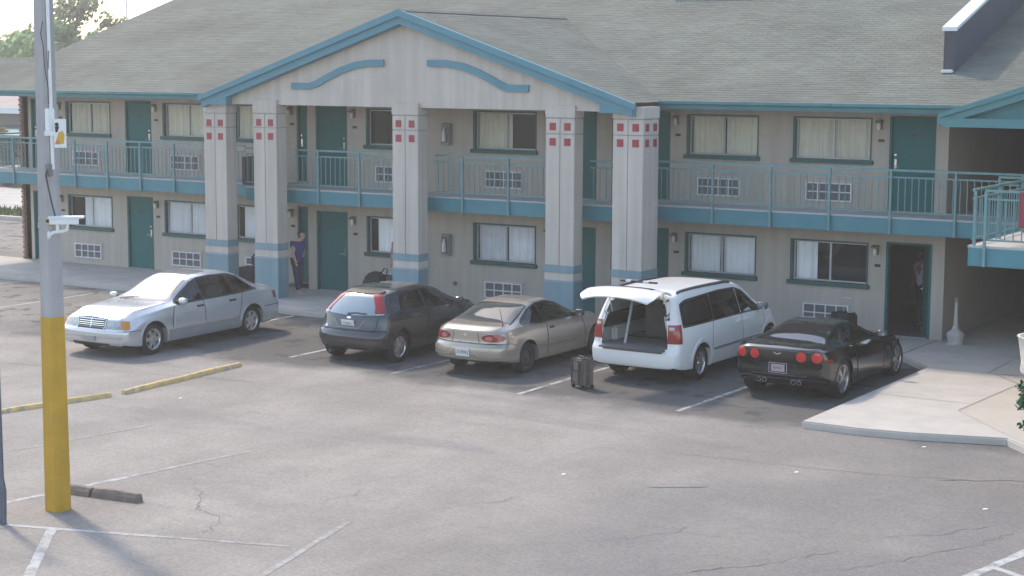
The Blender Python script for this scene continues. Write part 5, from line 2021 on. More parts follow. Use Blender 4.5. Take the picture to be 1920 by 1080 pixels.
# ---- beige coupe -----------------------------------------------------------
beige = paintm('paint_beige', (0.37, 0.325, 0.275), .4, .26)
cou = Car('beige_coupe', 'beige two-door coupe with oval red tail lamps, dusty and with plain steel wheels', CAR_COUPE[0], CAR_COUPE[1], CAR_COUPE[2], dict(
    ends=(-2.32, 2.26), axles=(-1.32, 1.32), R=.365, zc=.30, er=.10, LR=.9, LF=.8, kR=.22, kF=.32, rc=.14,
    zb=[(-2.32, .29), (-2.0, .24), (0, .19), (2.26, .2)],
    zs=[(-2.32, .84), (-2.0, .91), (-1.5, .93), (0, .90), (.8, .87), (1.4, .80), (2.26, .60)],
    zt=[(-2.32, .92), (-2.15, .975), (-1.85, 1.0), (-1.72, 1.02), (-1.0, 1.27), (-.6, 1.345), (-.25, 1.345), (.1, 1.27), (.85, .97), (1.2, .92), (1.9, .80), (2.26, .68)],
    wm=[(-2.32, .80), (-1.8, .855), (-1.0, .87), (1.2, .87), (2.26, .78)],
    wb=[(-2.32, .74), (-1.8, .79), (-1.0, .815), (.9, .81), (2.26, .70)],
    wt=[(-2.32, .64), (-1.75, .67), (-1.1, .60), (-.5, .555), (0, .565), (.85, .68), (2.26, .60)],
    SR=[(.24, .12), (.36, .03), (.5, 0), (.585, .01), (.64, .075), (.72, .085), (.88, .09), (.97, .15)],
    SF=[(.2, .08), (.4, 0), (.55, .02), (.75, .15)]), beige)
s = cou
s.wheels(.30, .19, .195, 1.66, 'steel', M('steel_wheel', (0.055, 0.053, 0.052), .6, metal=.3, var=.2), 0)
s.patch('rear_window', [(-.93, -.52), (-.97, 0), (-.93, .52)], [(-1.66, -.64), (-1.74, 0), (-1.66, .64)], 'T', M('coupe_rear_glass', (.11, .115, .11), .05, .45), .004, 18, 10)
s.ribbon('window_gap', [(-1.68, -.66), (-1.765, 0), (-1.68, .66)], .022, 'T', TRIM, .003)
s.ribbon('window_gap', [(-.915, -.54), (-.955, 0), (-.915, .54)], .022, 'T', TRIM, .003)
for sg_ in (-1, 1):
    s.ribbon('window_gap', [(-.92, sg_ * .535), (-1.68, sg_ * .66)], .022, 'T', TRIM, .003)
    cr = corner(False, sg_, (-2.17, .70), 30)
    s.patch('tail_lamp', arc(-.085, .765, .235, .074, 180, 360), arc(-.085, .765, .235, .074, 180, 0), cr, RED, .012, 18, 4)
    s.patch('reverse_lamp', arc(-.17, .757, .075, .042, 180, 360), arc(-.17, .757, .075, .042, 180, 0), cr, M('lamp_pink', (.42, .16, .15), .12, coat=.6) if 'lamp_pink' not in bpy.data.materials else bpy.data.materials['lamp_pink'], .019, 10, 3)
for v in 'LR':
    s.patch('side_window', [(-1.42, .955), (-.55, .935), (.72, .90)], [(-1.38, .98), (-1.0, 1.155), (-.6, 1.255), (-.2, 1.26), (.1, 1.19), (.72, .915)], v, GL, .005, 26, 8)
    s.ribbon('window_bar', [(-.66, .945), (-.62, 1.255)], .035, v, TRIM, .008)
    s.patch('door', [(-.58, .28), (.84, .27)], [(-.58, .925), (.78, .89)], v, beige, .004, 22, 10)
    for q in ([(-.60, .26), (-.60, .93)], [(.86, .26), (.87, .6), (.80, .885)]):
        s.ribbon('door_gap', q, .014, v, SEAM, .005)
    s.patch('door_handle', [(-.50, .78), (-.34, .78)], [(-.50, .825), (-.34, .825)], v, TRIM, .015, 6, 2)
    s.patch('side_moulding', [(-.92, .45), (.90, .43)], [(-.92, .51), (.90, .49)], v, paintm('paint_beige_strip', (.25, .225, .19), .3, .4) if 'paint_beige_strip' not in bpy.data.materials else bpy.data.materials['paint_beige_strip'], .012, 20, 2)
    s.ribbon('bumper_gap', [(-2.24, .66), (-1.9, .655), (-1.72, .60)], .010, v, SEAM, .004)
    for a in (-1.32, 1.32):
        s.ribbon('arch_lip', arc(a, .30, .38, .38, 5, 175, 18), .025, v, beige, .010)
s.patch('bumper', [(-.74, .44), (.74, .44)], [(-.76, .575), (.76, .575)], 'B', beige, .012, 22, 3)
s.ribbon('bumper_gap', [(-.74, .65), (.74, .65)], .012, 'B', SEAM, .004)
s.ribbon('bumper_crease', [(-.74, .425), (-.33, .425), (-.26, .55), (.26, .55), (.33, .425), (.74, .425)], .02, 'B', paintm('beige_highlight', (.45, .41, .35), .3, .3), .014, 40)  # highlight along the crease, painted as a lighter beige
s.ribbon('boot_gap', [(-.32, .66), (-.30, .70), (-.26, .93)], .008, 'B', SEAM, .004)
s.ribbon('boot_gap', [(.32, .66), (.30, .70), (.26, .93)], .008, 'B', SEAM, .004)
b_ = s.patch('badge', [(-.055, .795), (.055, .795)], [(-.055, .815), (.055, .815)], 'B', MT['chrome'], .010, 4, 2)
s.patch('badge', [(-.02, .785), (.02, .785)], [(-.02, .825), (.02, .825)], 'B', MT['chrome'], .012, 3, 2)
plate(s, .48, R(-6), '2CB9KJ', .02)
s.patch('windscreen', [(.92, .60), (.98, 0), (.92, -.60)], [(.14, .50), (.20, 0), (.14, -.50)], 'T', GL, .004, 14, 8)
s.mirrors(.58, .80, .91, M('mirror_dark', (.04, .038, .036), .5))
b = MB()
b.tube([(-1.84, -.60, .98), (-1.86, -.61, 1.02), (-1.98, -.62, 1.32)], [.016, .008, .004], 6)
b.build('aerial', TRIM, s.root, local=True)

s.finish(CABIN, (.10, -.62), .33)

# ---- white minivan with its tailgate up --------------------------------------
white = paintm('paint_white', (0.77, 0.76, 0.74), 0, .38, .6, .03)


def hole(y, z):
    hw = .665 - max(0, (z - 1.0)) * .16
    return .70 < z < 1.60 and abs(y) < hw - max(0, (z - 1.48)) * .9


van = Car('white_minivan', 'white minivan with its tailgate raised, showing the empty load space', CAR_VAN[0], CAR_VAN[1], CAR_VAN[2], dict(
    ends=(-2.60, 2.52), axles=(-1.54, 1.54), R=.40, zc=.335, er=.14, LR=.8, LF=.9, kR=.10, kF=.32, rc=.12, hole=hole,
    zb=[(-2.6, .30), (-2.3, .26), (0, .22), (2.52, .24)],
    zs=[(-2.6, 1.06), (0, 1.05), (1.2, 1.03), (1.7, .98), (2.2, .86), (2.52, .72)],
    zt=[(-2.6, 1.70), (-2.2, 1.745), (-1.2, 1.765), (-.2, 1.755), (.4, 1.69), (.8, 1.55), (1.45, 1.19), (1.65, 1.13), (2.2, 1.02), (2.52, .84)],
    wm=[(-2.6, .93), (-1.8, .975), (1.5, .975), (2.1, .94), (2.52, .84)],
    wb=[(-2.6, .89), (-1.8, .925), (1.2, .92), (2.0, .86), (2.52, .76)],
    wt=[(-2.6, .72), (-1.8, .745), (.2, .735), (.8, .74), (1.5, .78), (2.52, .66)],
    SR=[(.28, .08), (.42, .01), (.6, 0), (.67, .03), (.72, .08), (1.05, .10), (1.35, .17), (1.62, .30), (1.74, .38)],
    SF=[(.2, .08), (.42, 0), (.6, .03), (.85, .16)]), white)
s = van
s.wheels(.335, .225, .215, 1.86, 'twin', MT['silver'], 5)
lg = M('van_lining', (0.48, 0.47, 0.475), .85, var=.08)
lgd = M('van_lining_dark', (0.19, 0.185, 0.19), .9, var=.15)
b = MB()
xr0, xr1 = -2.52, -.75
b.quad((xr0, -.72, .66), (xr1, -.76, .66), (xr1, .76, .66), (xr0, .72, .66), 1)
for sd in (-1, 1):
    b.quad((xr0 + .16, sd * .765, .62), (xr1, sd * .765, .62), (xr1, sd * .765, 1.1), (xr0 + .18, sd * .755, 1.1))
    b.quad((xr0 + .18, sd * .755, 1.1), (xr1, sd * .765, 1.1), (xr1, sd * .66, 1.62), (xr0 + .36, sd * .64, 1.62))
b.quad((xr0 + .3, -.66, 1.62), (xr1, -.66, 1.62), (xr1, .66, 1.62), (xr0 + .3, .66, 1.62))
b.quad((xr1, -.8, .6), (xr1, .8, .6), (xr1, .68, 1.65), (xr1, -.68, 1.65), 2)
b.box(xr1 - .12, xr1 - .01, -.62, .62, .66, 1.22, 2)
b.build('load_space', [lg, M('van_carpet', (0.30, 0.295, 0.30), .95, var=.15), lgd], s.root, local=True, fix=False)
for y0_, y1_ in ((.60, .75), (-.75, -.60)):
    b = MB()
    b.box(-2.10, -1.6, y0_, y1_, .67, .98)
    b.build('wheel_housing', lg, s.root, local=True, bevel=.05)
b = MB()
b.tube([(-2.30, .30, .68), (-1.9, .34, 1.60)], .028, 8)
b.build('inner_post', M('post_pale', (.40, .39, .42), .6), s.root, local=True, smooth=40)
for sd in (-1, 1):
    b = MB()
    b.box(-1.02, -.88, sd * .36 - .2, sd * .36 + .2, 1.24, 1.42)
    b.build('headrest', lgd, s.root, local=True, bevel=.04)
OP = [(-.70, .73), (-.705, 1.0), (-.66, 1.25), (-.605, 1.52), (-.55, 1.60), (-.4, 1.64), (0, 1.655), (.4, 1.64), (.55, 1.60), (.605, 1.52), (.66, 1.25), (.705, 1.0), (.70, .73)]
s.ribbon('opening_frame', OP, .10, 'B', paintm('paint_white_inner', (.34, .345, .355), 0, .5), .006, 60)
s.ribbon('door_seal', [(y * .93, .715 + (z - .73) * .965) for y, z in OP], .050, 'B', MT['black'], .016, 60)
s.patch('sill_plate', [(-.62, .615), (.62, .615)], [(-.66, .72), (.66, .72)], 'B', M('sill_grey', (.12, .12, .13), .6), .02, 14, 3)
b = MB()
b.box(-2.66, -2.40, -.68, .68, .655, .685)
b.build('bumper_step', M('step_grey', (.10, .10, .112), .65, var=.1), s.root, local=True, bevel=.01)
for v in 'LR':
    sg_ = 1 if v == 'L' else -1
    cr = corner(False, sg_, (-2.44, .86), 45)
    s.patch('tail_lamp', [(-.135, .80), (.125, .80)], [(-.125, 1.15), (.115, 1.15)], cr, RED, .014, 10, 10, .03)
    s.patch('reverse_lamp', [(-.10, 1.06), (-.02, 1.06)], [(-.10, 1.11), (-.02, 1.11)], cr, LENS, .019, 4, 3)
    s.patch('window_surround', [(-2.22, 1.095), (0, 1.085), (1.26, 1.06)], [(-2.15, 1.50), (-1.95, 1.565), (-.5, 1.60), (.25, 1.575), (.62, 1.47), (1.26, 1.08)], v, TRIM, .002, 34, 8)
    s.patch('side_window', [(-2.17, 1.115), (-.98, 1.105)], [(-2.10, 1.49), (-1.93, 1.54), (-.98, 1.575)], v, GL, .005, 16, 8)
    s.patch('side_window', [(-.92, 1.105), (.22, 1.10)], [(-.92, 1.575), (-.4, 1.58), (.22, 1.555)], v, GL, .005, 16, 8)
    s.patch('side_window', [(.30, 1.10), (1.14, 1.08)], [(.30, 1.545), (.60, 1.445), (1.14, 1.10)], v, GLM, .005, 16, 8)
    s.patch('door', [(.28, .36), (1.16, .34)], [(.28, 1.075), (1.22, 1.05)], v, white, .004, 18, 10)
    s.patch('door', [(-1.05, .40), (.24, .36)], [(-1.0, 1.08), (.24, 1.075)], v, white, .004, 18, 10)
    for q in ([(.26, .35), (.26, 1.08)], [(-1.08, .42), (-1.10, .8), (-1.02, 1.08)], [(1.18, .34), (1.30, .7), (1.26, 1.05)]):
        s.ribbon('door_gap', q, .009, v, M('seam_grey', (.16, .165, .175), .7) if 'seam_grey' not in bpy.data.materials else bpy.data.materials['seam_grey'], .0045)
    for x in (.12, .40):
        s.patch('door_handle', [(x - .10, .93), (x + .10, .93)], [(x - .10, .97), (x + .10, .97)], v, white, .03, 8, 2)
    s.patch('side_moulding', [(-1.06, .53), (1.12, .53)], [(-1.06, .575), (1.12, .575)], v, M('moulding_grey', (.22, .225, .24), .5) if 'moulding_grey' not in bpy.data.materials else bpy.data.materials['moulding_grey'], .014, 26, 2)
    for a in (-1.54, 1.54):
        s.ribbon('arch_lip', arc(a, .335, .455, .455, 12, 168, 22), .05, v, white, .012)
    s.ribbon('roof_rail', [(-2.05, sg_ * .655), (-.4, sg_ * .665), (.18, sg_ * .66)], .035, 'T', TRIM, .035, 20)
    b = MB()
    b.tube([(-2.26, sg_ * .60, 1.30), (-2.52, sg_ * .58, 1.80)], .012, 6)
    b.build('gas_strut', MT['white_paint'], s.root, local=True)
s.patch('bumper', [(-.86, .36), (.86, .36)], [(-.88, .60), (.88, .60)], 'B', white, .012, 24, 4)
s.patch('windscreen', [(1.55, .70), (1.66, 0), (1.55, -.70)], [(.62, .62), (.70, 0), (.62, -.62)], 'T', GL, .004, 14, 8)
s.mirrors(.98, .93, 1.08, M('van_mirror', (.10, .11, .11), .35), 1.15)
s.finish(CABIN, (.55, -.25), .60)
# raised tailgate: a curved panel hinged at the rear edge of the roof
b = MB()
prof = [(0, 0), (-.18, .06), (-.42, .105), (-.68, .12), (-.90, .09), (-1.06, .05), (-1.14, .0)]
PP = resample(prof, 16)
nw = 14
outer, inner = [], []
for i, p in enumerate(PP):
    t = i / 16
    hw = .66 + .12 * min(1, t * 1.6)
    if t > .9: hw -= (t - .9) * .9
    tt = (PP[min(i + 1, 16)] - PP[max(i - 1, 0)]).normalized()
    nn = Vector((tt.y, -tt.x))
    if nn.y < 0: nn = -nn
    for j in range(nw + 1):
        y = hw * (2 * j / nw - 1)
        q = (abs(y) / hw)
        drop = .05 * q ** 3 + .05 * q ** 2 * t * t
        back = .10 * q ** 2 * t
        outer.append((p.x + back, y, p.y - drop))
        inner.append((p.x + back - nn.x * .03 + .0, y * .97, p.y - drop - nn.y * .03))
W = nw + 1
no = len(outer)
f = [(i * W + j, i * W + j + 1, (i + 1) * W + j + 1, (i + 1) * W + j) for i in range(16) for j in range(nw)]
b.add(outer + inner, f + [tuple(no + k for k in q[::-1]) for q in f])
bord = list(range(W)) + [i * W + nw for i in range(1, 17)] + [16 * W + j for j in range(nw - 1, -1, -1)] + [i * W for i in range(15, 0, -1)]
b.f += [(bord[k], bord[(k + 1) % len(bord)], no + bord[(k + 1) % len(bord)], no + bord[k]) for k in range(len(bord))]
b.m += [0] * len(bord)
tg = b.build('tailgate', white, s.root, local=True, smooth=40)
tg.location = (-2.25, 0, 1.745)
b = MB()   # its window, a dark band seen edge-on, and the inner lining
gi = [i for i in range(2, 9)]
for i in range(1, 8):
    for j in range(2, nw - 2):
        q = [outer[i * W + j], outer[i * W + j + 1], outer[(i + 1) * W + j + 1], outer[(i + 1) * W + j]]
        b.quad(*[(x, y, z + .006) for x, y, z in q])
b.build('rear_window', GL, tg, local=True, fix=False, smooth=60)
b = MB()
for i in range(1, 15):
    for j in range(1, nw - 1):
        q = [inner[i * W + j], inner[i * W + j + 1], inner[(i + 1) * W + j + 1], inner[(i + 1) * W + j]]
        b.quad(*[(x, y, z - .006) for x, y, z in q])
b.build('lining', lg, tg, local=True, fix=False, smooth=60)
b = MB()
b.box(-.26, -.20, -.46, .30, .165, .195)
b.box(-.265, -.195, -.30, -.18, .17, .205, 1)
b.box(-.265, -.195, .08, .18, .17, .205, 1)
b.build('wiper', [TRIM, MT['white_paint']], tg, local=True)

# ---- black sports car -----------------------------------------------------
blackp = paintm('paint_black', (0.004, 0.0042, 0.0046), 0, .18, 1.0, .1)
vet = Car('black_sports_car', 'low black sports car with four round red tail lamps', CAR_SPORT[0], CAR_SPORT[1], CAR_SPORT[2], dict(
    ends=(-2.20, 2.24), axles=(-1.34, 1.34), R=.375, zc=.335, er=.09, LR=.8, LF=1.0, kR=.16, kF=.50, rc=.12,
    zb=[(-2.2, .26), (-1.9, .22), (0, .15), (2.24, .16)],
    zs=[(-2.2, .89), (-1.7, .925), (-1.3, .915), (-.6, .845), (0, .80), (.7, .80), (1.3, .80), (1.8, .68), (2.24, .46)],
    zt=[(-2.2, .945), (-2.05, .965), (-1.85, .985), (-1.3, 1.11), (-.8, 1.215), (-.45, 1.245), (-.15, 1.225), (.15, 1.13), (.85, .88), (1.1, .86), (1.7, .77), (2.24, .54)],
    wm=[(-2.2, .865), (-1.7, .925), (-1.3, .932), (-.6, .89), (.2, .87), (1.2, .92), (1.8, .88), (2.24, .72)],
    wb=[(-2.2, .81), (-1.7, .86), (-1.3, .86), (-.6, .80), (.2, .785), (1.2, .82), (2.24, .62)],
    wt=[(-2.2, .70), (-1.8, .70), (-1.2, .60), (-.6, .53), (-.1, .53), (.85, .70), (1.3, .70), (2.24, .50)],
    SR=[(.2, .22), (.34, .12), (.46, .05), (.6, .05), (.72, .01), (.88, .0), (.95, .03), (1.0, .06)],
    SF=[(.15, .10), (.3, 0), (.45, .06), (.6, .2)]), blackp)
s = vet
s.wheels(.325, .26, .235, 1.80, 'twin', M('alloy_grey', (.42, .42, .40), .25, metal=.8), 5, r_rear=.342)
s.patch('rear_window', [(-.80, -.47), (-.84, 0), (-.80, .47)], [(-1.70, -.58), (-1.86, 0), (-1.70, .58)], 'T', carglass('sport_rear_glass', (.02, .02, .022), .03), .004, 20, 14)
s.ribbon('rear_lip', [(-.72, .955), (0, .968), (.72, .955)], .02, 'B', blackp, .012)
for y in (-.70, -.435, .435, .70):
    s.patch('lamp_ring', arc(y, .80, .102, .102, 180, 360), arc(y, .80, .102, .102, 180, 0), 'B', TRIM, .004, 16, 6)
    s.patch('tail_lamp', arc(y, .80, .087, .087, 180, 360), arc(y, .80, .087, .087, 180, 0), 'B', M('lamp_red_bright', (.60, .03, .025), .15, coat=.5) if 'lamp_red_bright' not in bpy.data.materials else bpy.data.materials['lamp_red_bright'], .012, 16, 6)
b_ = [(-.07, .845), (-.035, .825), (0, .815)], [(-.075, .862), (-.035, .845), (0, .832)]
s.patch('badge', *b_, 'B', MT['chrome'], .008, 5, 2)
s.patch('badge', [(-y, z) for y, z in b_[0]][::-1], [(-y, z) for y, z in b_[1]][::-1], 'B', MT['chrome'], .008, 5, 2)
s.patch('plate_recess', [(-.30, .475), (.30, .475)], [(-.34, .66), (.34, .66)], 'B', TRIM, .004, 10, 4)
vp = plate(s, .575, R(-4), 'EWW', .02, M('plate_pink', (.42, .33, .36), .5), M('plate_red', (.25, .03, .06), .6))
b = MB()
b.box(-.004, .004, -.165, .165, -.09, -.082)
b.box(-.004, .004, -.165, .165, .082, .09)
b.box(-.004, .004, -.17, -.162, -.09, .09)
b.box(-.004, .004, .162, .17, -.09, .09)
vp.scale = (1, .82, .82)
p_, n_ = s.hit('B', 0, .575)
o = b.build('plate_frame', MT['alu'], s.root, local=True)
o.location = (p_.x - .018, 0, .575)
s.ribbon('bumper_crease', [(-.52, .455), (.52, .455)], .014, 'B', paintm('black_highlight', (.06, .06, .065), 0, .3), .008)  # glint on the crease painted in as a paler black
s.ribbon('diffuser_edge', [(-.82, .36), (-.62, .40), (-.3, .385), (.3, .385), (.62, .40), (.82, .36)], .02, 'B', paintm('black_edge_highlight', (.05, .05, .055), 0, .35), .008, 30)  # light catching the diffuser edge, put into a lighter colour
b = MB()
for y in (-.38, -.27, .27, .38):
    b.tube([(-2.12, y, .335), (-1.9, y, .335)], .042, 12, cap=False)
    b.lathe([(.042, 0), (.034, 0), (.034, .2)], 12, (-2.12, y, .335), 'x')
b.build('exhaust', MT['chrome'], s.root, local=True, smooth=40)
for v in 'LR':
    s.patch('side_marker', [(-2.02, .70), (-1.84, .72)], [(-2.02, .76), (-1.86, .765)], v, RED, .008, 6, 3)
    s.patch('side_window', [(-.62, .885), (.55, .845)], [(-.58, 1.10), (-.40, 1.155), (-.1, 1.15), (.14, 1.07), (.55, .86)], v, GLM, .005, 18, 8)
    s.patch('quarter_window', [(-1.10, .95), (-.70, .90)], [(-1.06, .99), (-.70, 1.09)], v, GL, .005, 10, 5)
    s.patch('door', [(-.62, .27), (.62, .25)], [(-.70, .86), (.66, .82)], v, blackp, .004, 20, 10)
    for q in ([(-.64, .26), (-.70, .6), (-.74, .87)], [(.64, .25), (.68, .82)]):
        s.ribbon('door_gap', q, .014, v, SEAM, .005)
    s.patch('side_vent', [(.76, .40), (.98, .44)], [(.72, .62), (.90, .64)], v, TRIM, .006, 6, 4)
    for a in (-1.34, 1.34):
        s.ribbon('arch_lip', arc(a, .335, .395, .395, 5, 175, 18), .03, v, blackp, .012)
s.patch('windscreen', [(.95, .64), (1.05, 0), (.95, -.64)], [(.12, .47), (.17, 0), (.12, -.47)], 'T', GL, .004, 14, 8)
s.ribbon('roof_gap', [(-.76, -.50), (-.80, 0), (-.76, .50)], .012, 'T', SEAM, .003)
s.mirrors(.52, .80, .86, blackp, .9)
s.finish(CABIN, (-.15,), .22)
# ------------------------------------------------------------------ people
def skin(name, V, E, mat, parent, sub=2, root=0):
    """V: {key: ((x, y, z), r)}, E: pairs of keys -> one continuous skinned surface"""
    keys = list(V)
    me = bpy.data.meshes.new(name)
    me.from_pydata([V[k][0] for k in keys], [(keys.index(a), keys.index(b)) for a, b in E], [])
    o = bpy.data.objects.new(name, me)
    COL.objects.link(o)
    o.modifiers.new('skin', 'SKIN')
    for i, k in enumerate(keys):
        r = V[k][1]
        sv = me.skin_vertices[0].data[i]
        sv.radius = r if isinstance(r, tuple) else (r, r)
        sv.use_root = (i == root)
    m = o.modifiers.new('sub', 'SUBSURF')
    m.levels = sub
    m.render_levels = sub
    bpy.context.view_layer.update()
    ev = o.evaluated_get(bpy.context.evaluated_depsgraph_get())
    me2 = bpy.data.meshes.new_from_object(ev)
    bpy.data.objects.remove(o)
    me2.name = name
    me2.materials.clear()
    me2.materials.append(mat)
    shade(me2, 80)
    o = bpy.data.objects.new(name, me2)
    link(o, parent, True)
    return o


def person(loc, rz_, label, P, skinm, hairm, topm, legm, shoem, sleeve=.5, hair_long=0.0, group=None):
    """P: joint positions in the person's own space (x forward, y left)"""
    root = empty('person', loc, rz_)
    tag(root, label, 'person', group)
    V = {'pelvis': (P['pelvis'], (.135, .105)), 'waist': (P['waist'], (.120, .095)), 'chest': (P['chest'], (.145, .105)), 'neckb': (P['neckb'], .062), 'neck': (P['neck'], .047),
         'chin': (P['chin'], .066), 'head': (P['head'], (.082, .094)), 'crown': (P['crown'], .060)}
    E = [('pelvis', 'waist'), ('waist', 'chest'), ('chest', 'neckb'), ('neckb', 'neck'), ('neck', 'chin'), ('chin', 'head'), ('head', 'crown')]
    for s in 'lr':
        V['sh' + s] = (P['sh' + s], .066)
        V['el' + s] = (P['el' + s], .042)
        V['wr' + s] = (P['wr' + s], .028)
        w, e = Vector(P['wr' + s]), Vector(P['el' + s])
        d = (w - e).normalized()
        V['pa' + s] = (tuple(w + d * .055), (.022, .034))
        E += [('chest', 'sh' + s), ('sh' + s, 'el' + s), ('el' + s, 'wr' + s), ('wr' + s, 'pa' + s)]
        V['hp' + s] = (P['hp' + s], .098)
        V['kn' + s] = (P['kn' + s], .060)
        V['an' + s] = (P['an' + s], .040)
        V['to' + s] = (P['to' + s], .030)
        E += [('pelvis', 'hp' + s), ('hp' + s, 'kn' + s), ('kn' + s, 'an' + s), ('an' + s, 'to' + s)]
    body = skin('body', V, E, skinm, root)
    # fingers and thumb, nose and ears joined into the body mesh
    b = MB()
    for s in 'lr':
        w, e = Vector(P['wr' + s]), Vector(P['el' + s])
        d = (w - e).normalized()
        side = d.cross(Vector((1, 0, 0)))
        side = (side if side.length > .1 else d.cross(Vector((0, 0, 1)))).normalized()
        curl = d.cross(side).normalized()
        pm = w + d * .065
        for k, ln in enumerate((.066, .076, .070, .055)):
            r0 = pm + side * (.028 - .018 * k)
            b.tube([r0, r0 + d * ln * .5 + curl * .004, r0 + d * ln * .85 + curl * .022], [.0085, .008, .006], 6)
        r0 = w + d * .02 + side * .022
        b.tube([r0, r0 + side * .022 + d * .02 + curl * .008, r0 + side * .030 + d * .05 + curl * .018], [.010, .009, .007], 6)
    H, Cn = Vector(P['head']), Vector(P['chin'])
    up = (Vector(P['crown']) - Cn).normalized()
    fw = Vector((1, 0, 0)) - up * up.x
    fw.normalize()
    lf = up.cross(fw)
    b.tube([H + fw * .088 + up * .022, H + fw * .108 - up * .012, H + fw * .088 - up * .022], [.008, .014, .008], 6)
    for sg in (-1, 1):
        c = H + lf * sg * .082 - fw * .006
        b.tube([c + up * .028, c + lf * sg * .010, c - up * .028], [.008, .013, .007], 6)
    bm = bmesh.new()
    bm.from_mesh(body.data)
    tmp = b.mesh('tmp', skinm)
    bm.from_mesh(tmp)
    bm.to_mesh(body.data)
    bm.free()
    shade(body.data, 80)
    for sg in (-1, 1):
        b = MB()
        c = H + lf * sg * .034 + fw * .086 + up * .018
        b.lathe([(0, -.006), (.008, -.003), (.010, 0), (.006, .004), (0, .006)], 8, tuple(c))
        b.build('eye', MT['plastic_black'], root, local=True)
    b = MB()
    c = H + fw * .084 - up * .048
    b.tube([c + lf * .024, c + fw * .005, c - lf * .024], .006, 5)
    b.build('mouth', M('lips', (.28, .09, .08), .5) if 'lips' not in bpy.data.materials else bpy.data.materials['lips'], root, local=True)
    bm = bmesh.new()
    bmesh.ops.create_icosphere(bm, subdivisions=3, radius=1)
    for v in bm.verts:
        u, f_, l_ = v.co.z, v.co.x, v.co.y
        k = 1 + .05 * math.sin(9 * f_ + 5 * l_) * math.cos(8 * u)
        low = (-u) * hair_long if u < 0 and f_ < .3 else 0
        v.co = H + up * (.03 + .105 * u * k - low) + fw * (-.018 + .112 * f_ * k) + lf * (.101 * l_ * k)
    bm.verts.ensure_lookup_table()
    kill = []
    for f in bm.faces:
        d = f.calc_center_median() - H
        if d.dot(fw) > .030 and d.dot(up) < .052: kill.append(f)
        elif d.dot(up) < -.075 - hair_long: kill.append(f)
    bmesh.ops.delete(bm, geom=kill, context='FACES')
    hme = bpy.data.meshes.new('hair')
    bm.to_mesh(hme)
    bm.free()
    hme.materials.append(hairm)
    shade(hme, 80)
    link(bpy.data.objects.new('hair', hme), root, True)
    lerp = lambda a, c, t: tuple(Vector(P[a]).lerp(Vector(P[c]), t))
    g = .013
    tv = {'pelvis': (lerp('pelvis', 'waist', -.40), (.172, .138)), 'waist': (P['waist'], (.138, .112)), 'chest': (P['chest'], (.160, .120)), 'nb': (lerp('chest', 'neckb', .8), .075)}
    te = [('pelvis', 'waist'), ('waist', 'chest'), ('chest', 'nb')]
    for s in 'lr':
        tv['sh' + s] = (P['sh' + s], .080)
        tv['sl' + s] = (lerp('sh' + s, 'el' + s, sleeve), .062)
        te += [('chest', 'sh' + s), ('sh' + s, 'sl' + s)]
    skin('shirt', tv, te, topm, root)
    lv = {'pelvis': (P['pelvis'], (.128, .105))}
    le = []
    for s in 'lr':
        lv['hp' + s] = (P['hp' + s], .098)
        lv['kn' + s] = (P['kn' + s], .078)
        lv['an' + s] = (lerp('kn' + s, 'an' + s, .93), .066)
        le += [('pelvis', 'hp' + s), ('hp' + s, 'kn' + s), ('kn' + s, 'an' + s)]
    skin('trousers', lv, le, legm, root)
    for s in 'lr':
        a, t = Vector(P['an' + s]), Vector(P['to' + s])
        f = (t - a)
        f.z = 0
        f.normalize()
        z0 = min(a.z - .06, .055)
        zb = t.z - .012
        sv = {'a': (tuple(a - f * .05 + Vector((0, 0, zb - a.z + .012))), .042), 'b': (tuple(a + f * .06 + Vector((0, 0, zb - a.z + .012))), (.046, .044)), 'c': (tuple(a + f * .155 + Vector((0, 0, zb - a.z + .004))), (.042, .032))}
        o = skin('shoe', sv, [('a', 'b'), ('b', 'c')], shoem, root)
    return root


# woman in navy walking along the walkway, looking down
W = dict(pelvis=(-.02, 0, .86), waist=(-.01, 0, 1.03), chest=(.03, 0, 1.23), neckb=(.07, 0, 1.36), neck=(.105, 0, 1.41), chin=(.175, 0, 1.445), head=(.165, 0, 1.515), crown=(.15, 0, 1.59),
         shl=(.04, .165, 1.31), shr=(.03, -.165, 1.31), ell=(-.09, .27, 1.10), elr=(.05, -.215, 1.06), wrl=(-.03, .20, .88), wrr=(.14, -.20, .86),
         hpl=(-.02, .085, .84), hpr=(-.02, -.085, .84), knl=(.05, .09, .47), knr=(.03, -.08, .47), anl=(-.10, .10, .09), anr=(.12, -.08, .07), tol=(.02, .105, .04), tor=(.25, -.085, .035))
person((-28.16, -1.78, 0), R(-8), 'woman with short brown hair in a navy top and trousers, walking with her head bowed', W, MT['skin'], MT['hair'], MT['navy_top'], MT['navy_trs'], M('trainers', (.40, .40, .42), .6, var=.2, scale=20), .55)
# someone mostly hidden by the middle column, arm hanging down to a bag
Q = dict(pelvis=(0, 0, .92), waist=(0, 0, 1.10), chest=(.01, 0, 1.32), neckb=(.03, 0, 1.46), neck=(.04, 0, 1.52), chin=(.09, 0, 1.57), head=(.07, 0, 1.65), crown=(.06, 0, 1.73),
         shl=(0, .18, 1.40), shr=(0, -.18, 1.40), ell=(.02, .30, 1.10), elr=(.05, -.22, 1.12), wrl=(.05, .355, .86), wrr=(.2, -.20, .95),
         hpl=(0, .09, .90), hpr=(0, -.09, .90), knl=(.03, .09, .50), knr=(0, -.09, .50), anl=(-.02, .10, .08), anr=(0, -.09, .08), tol=(.11, .11, .035), tor=(.13, -.10, .035))
person((-25.27, -1.30, 0), R(-60), 'person mostly hidden behind the middle column, one arm hanging down by a black bag', Q, M('skin_ruddy', (.40, .15, .10), .6), MT['hair'], M('rust_shirt', (.25, .06, .04), .9), MT['black_cloth'], MT['plastic_black'], .35)
b = MB()
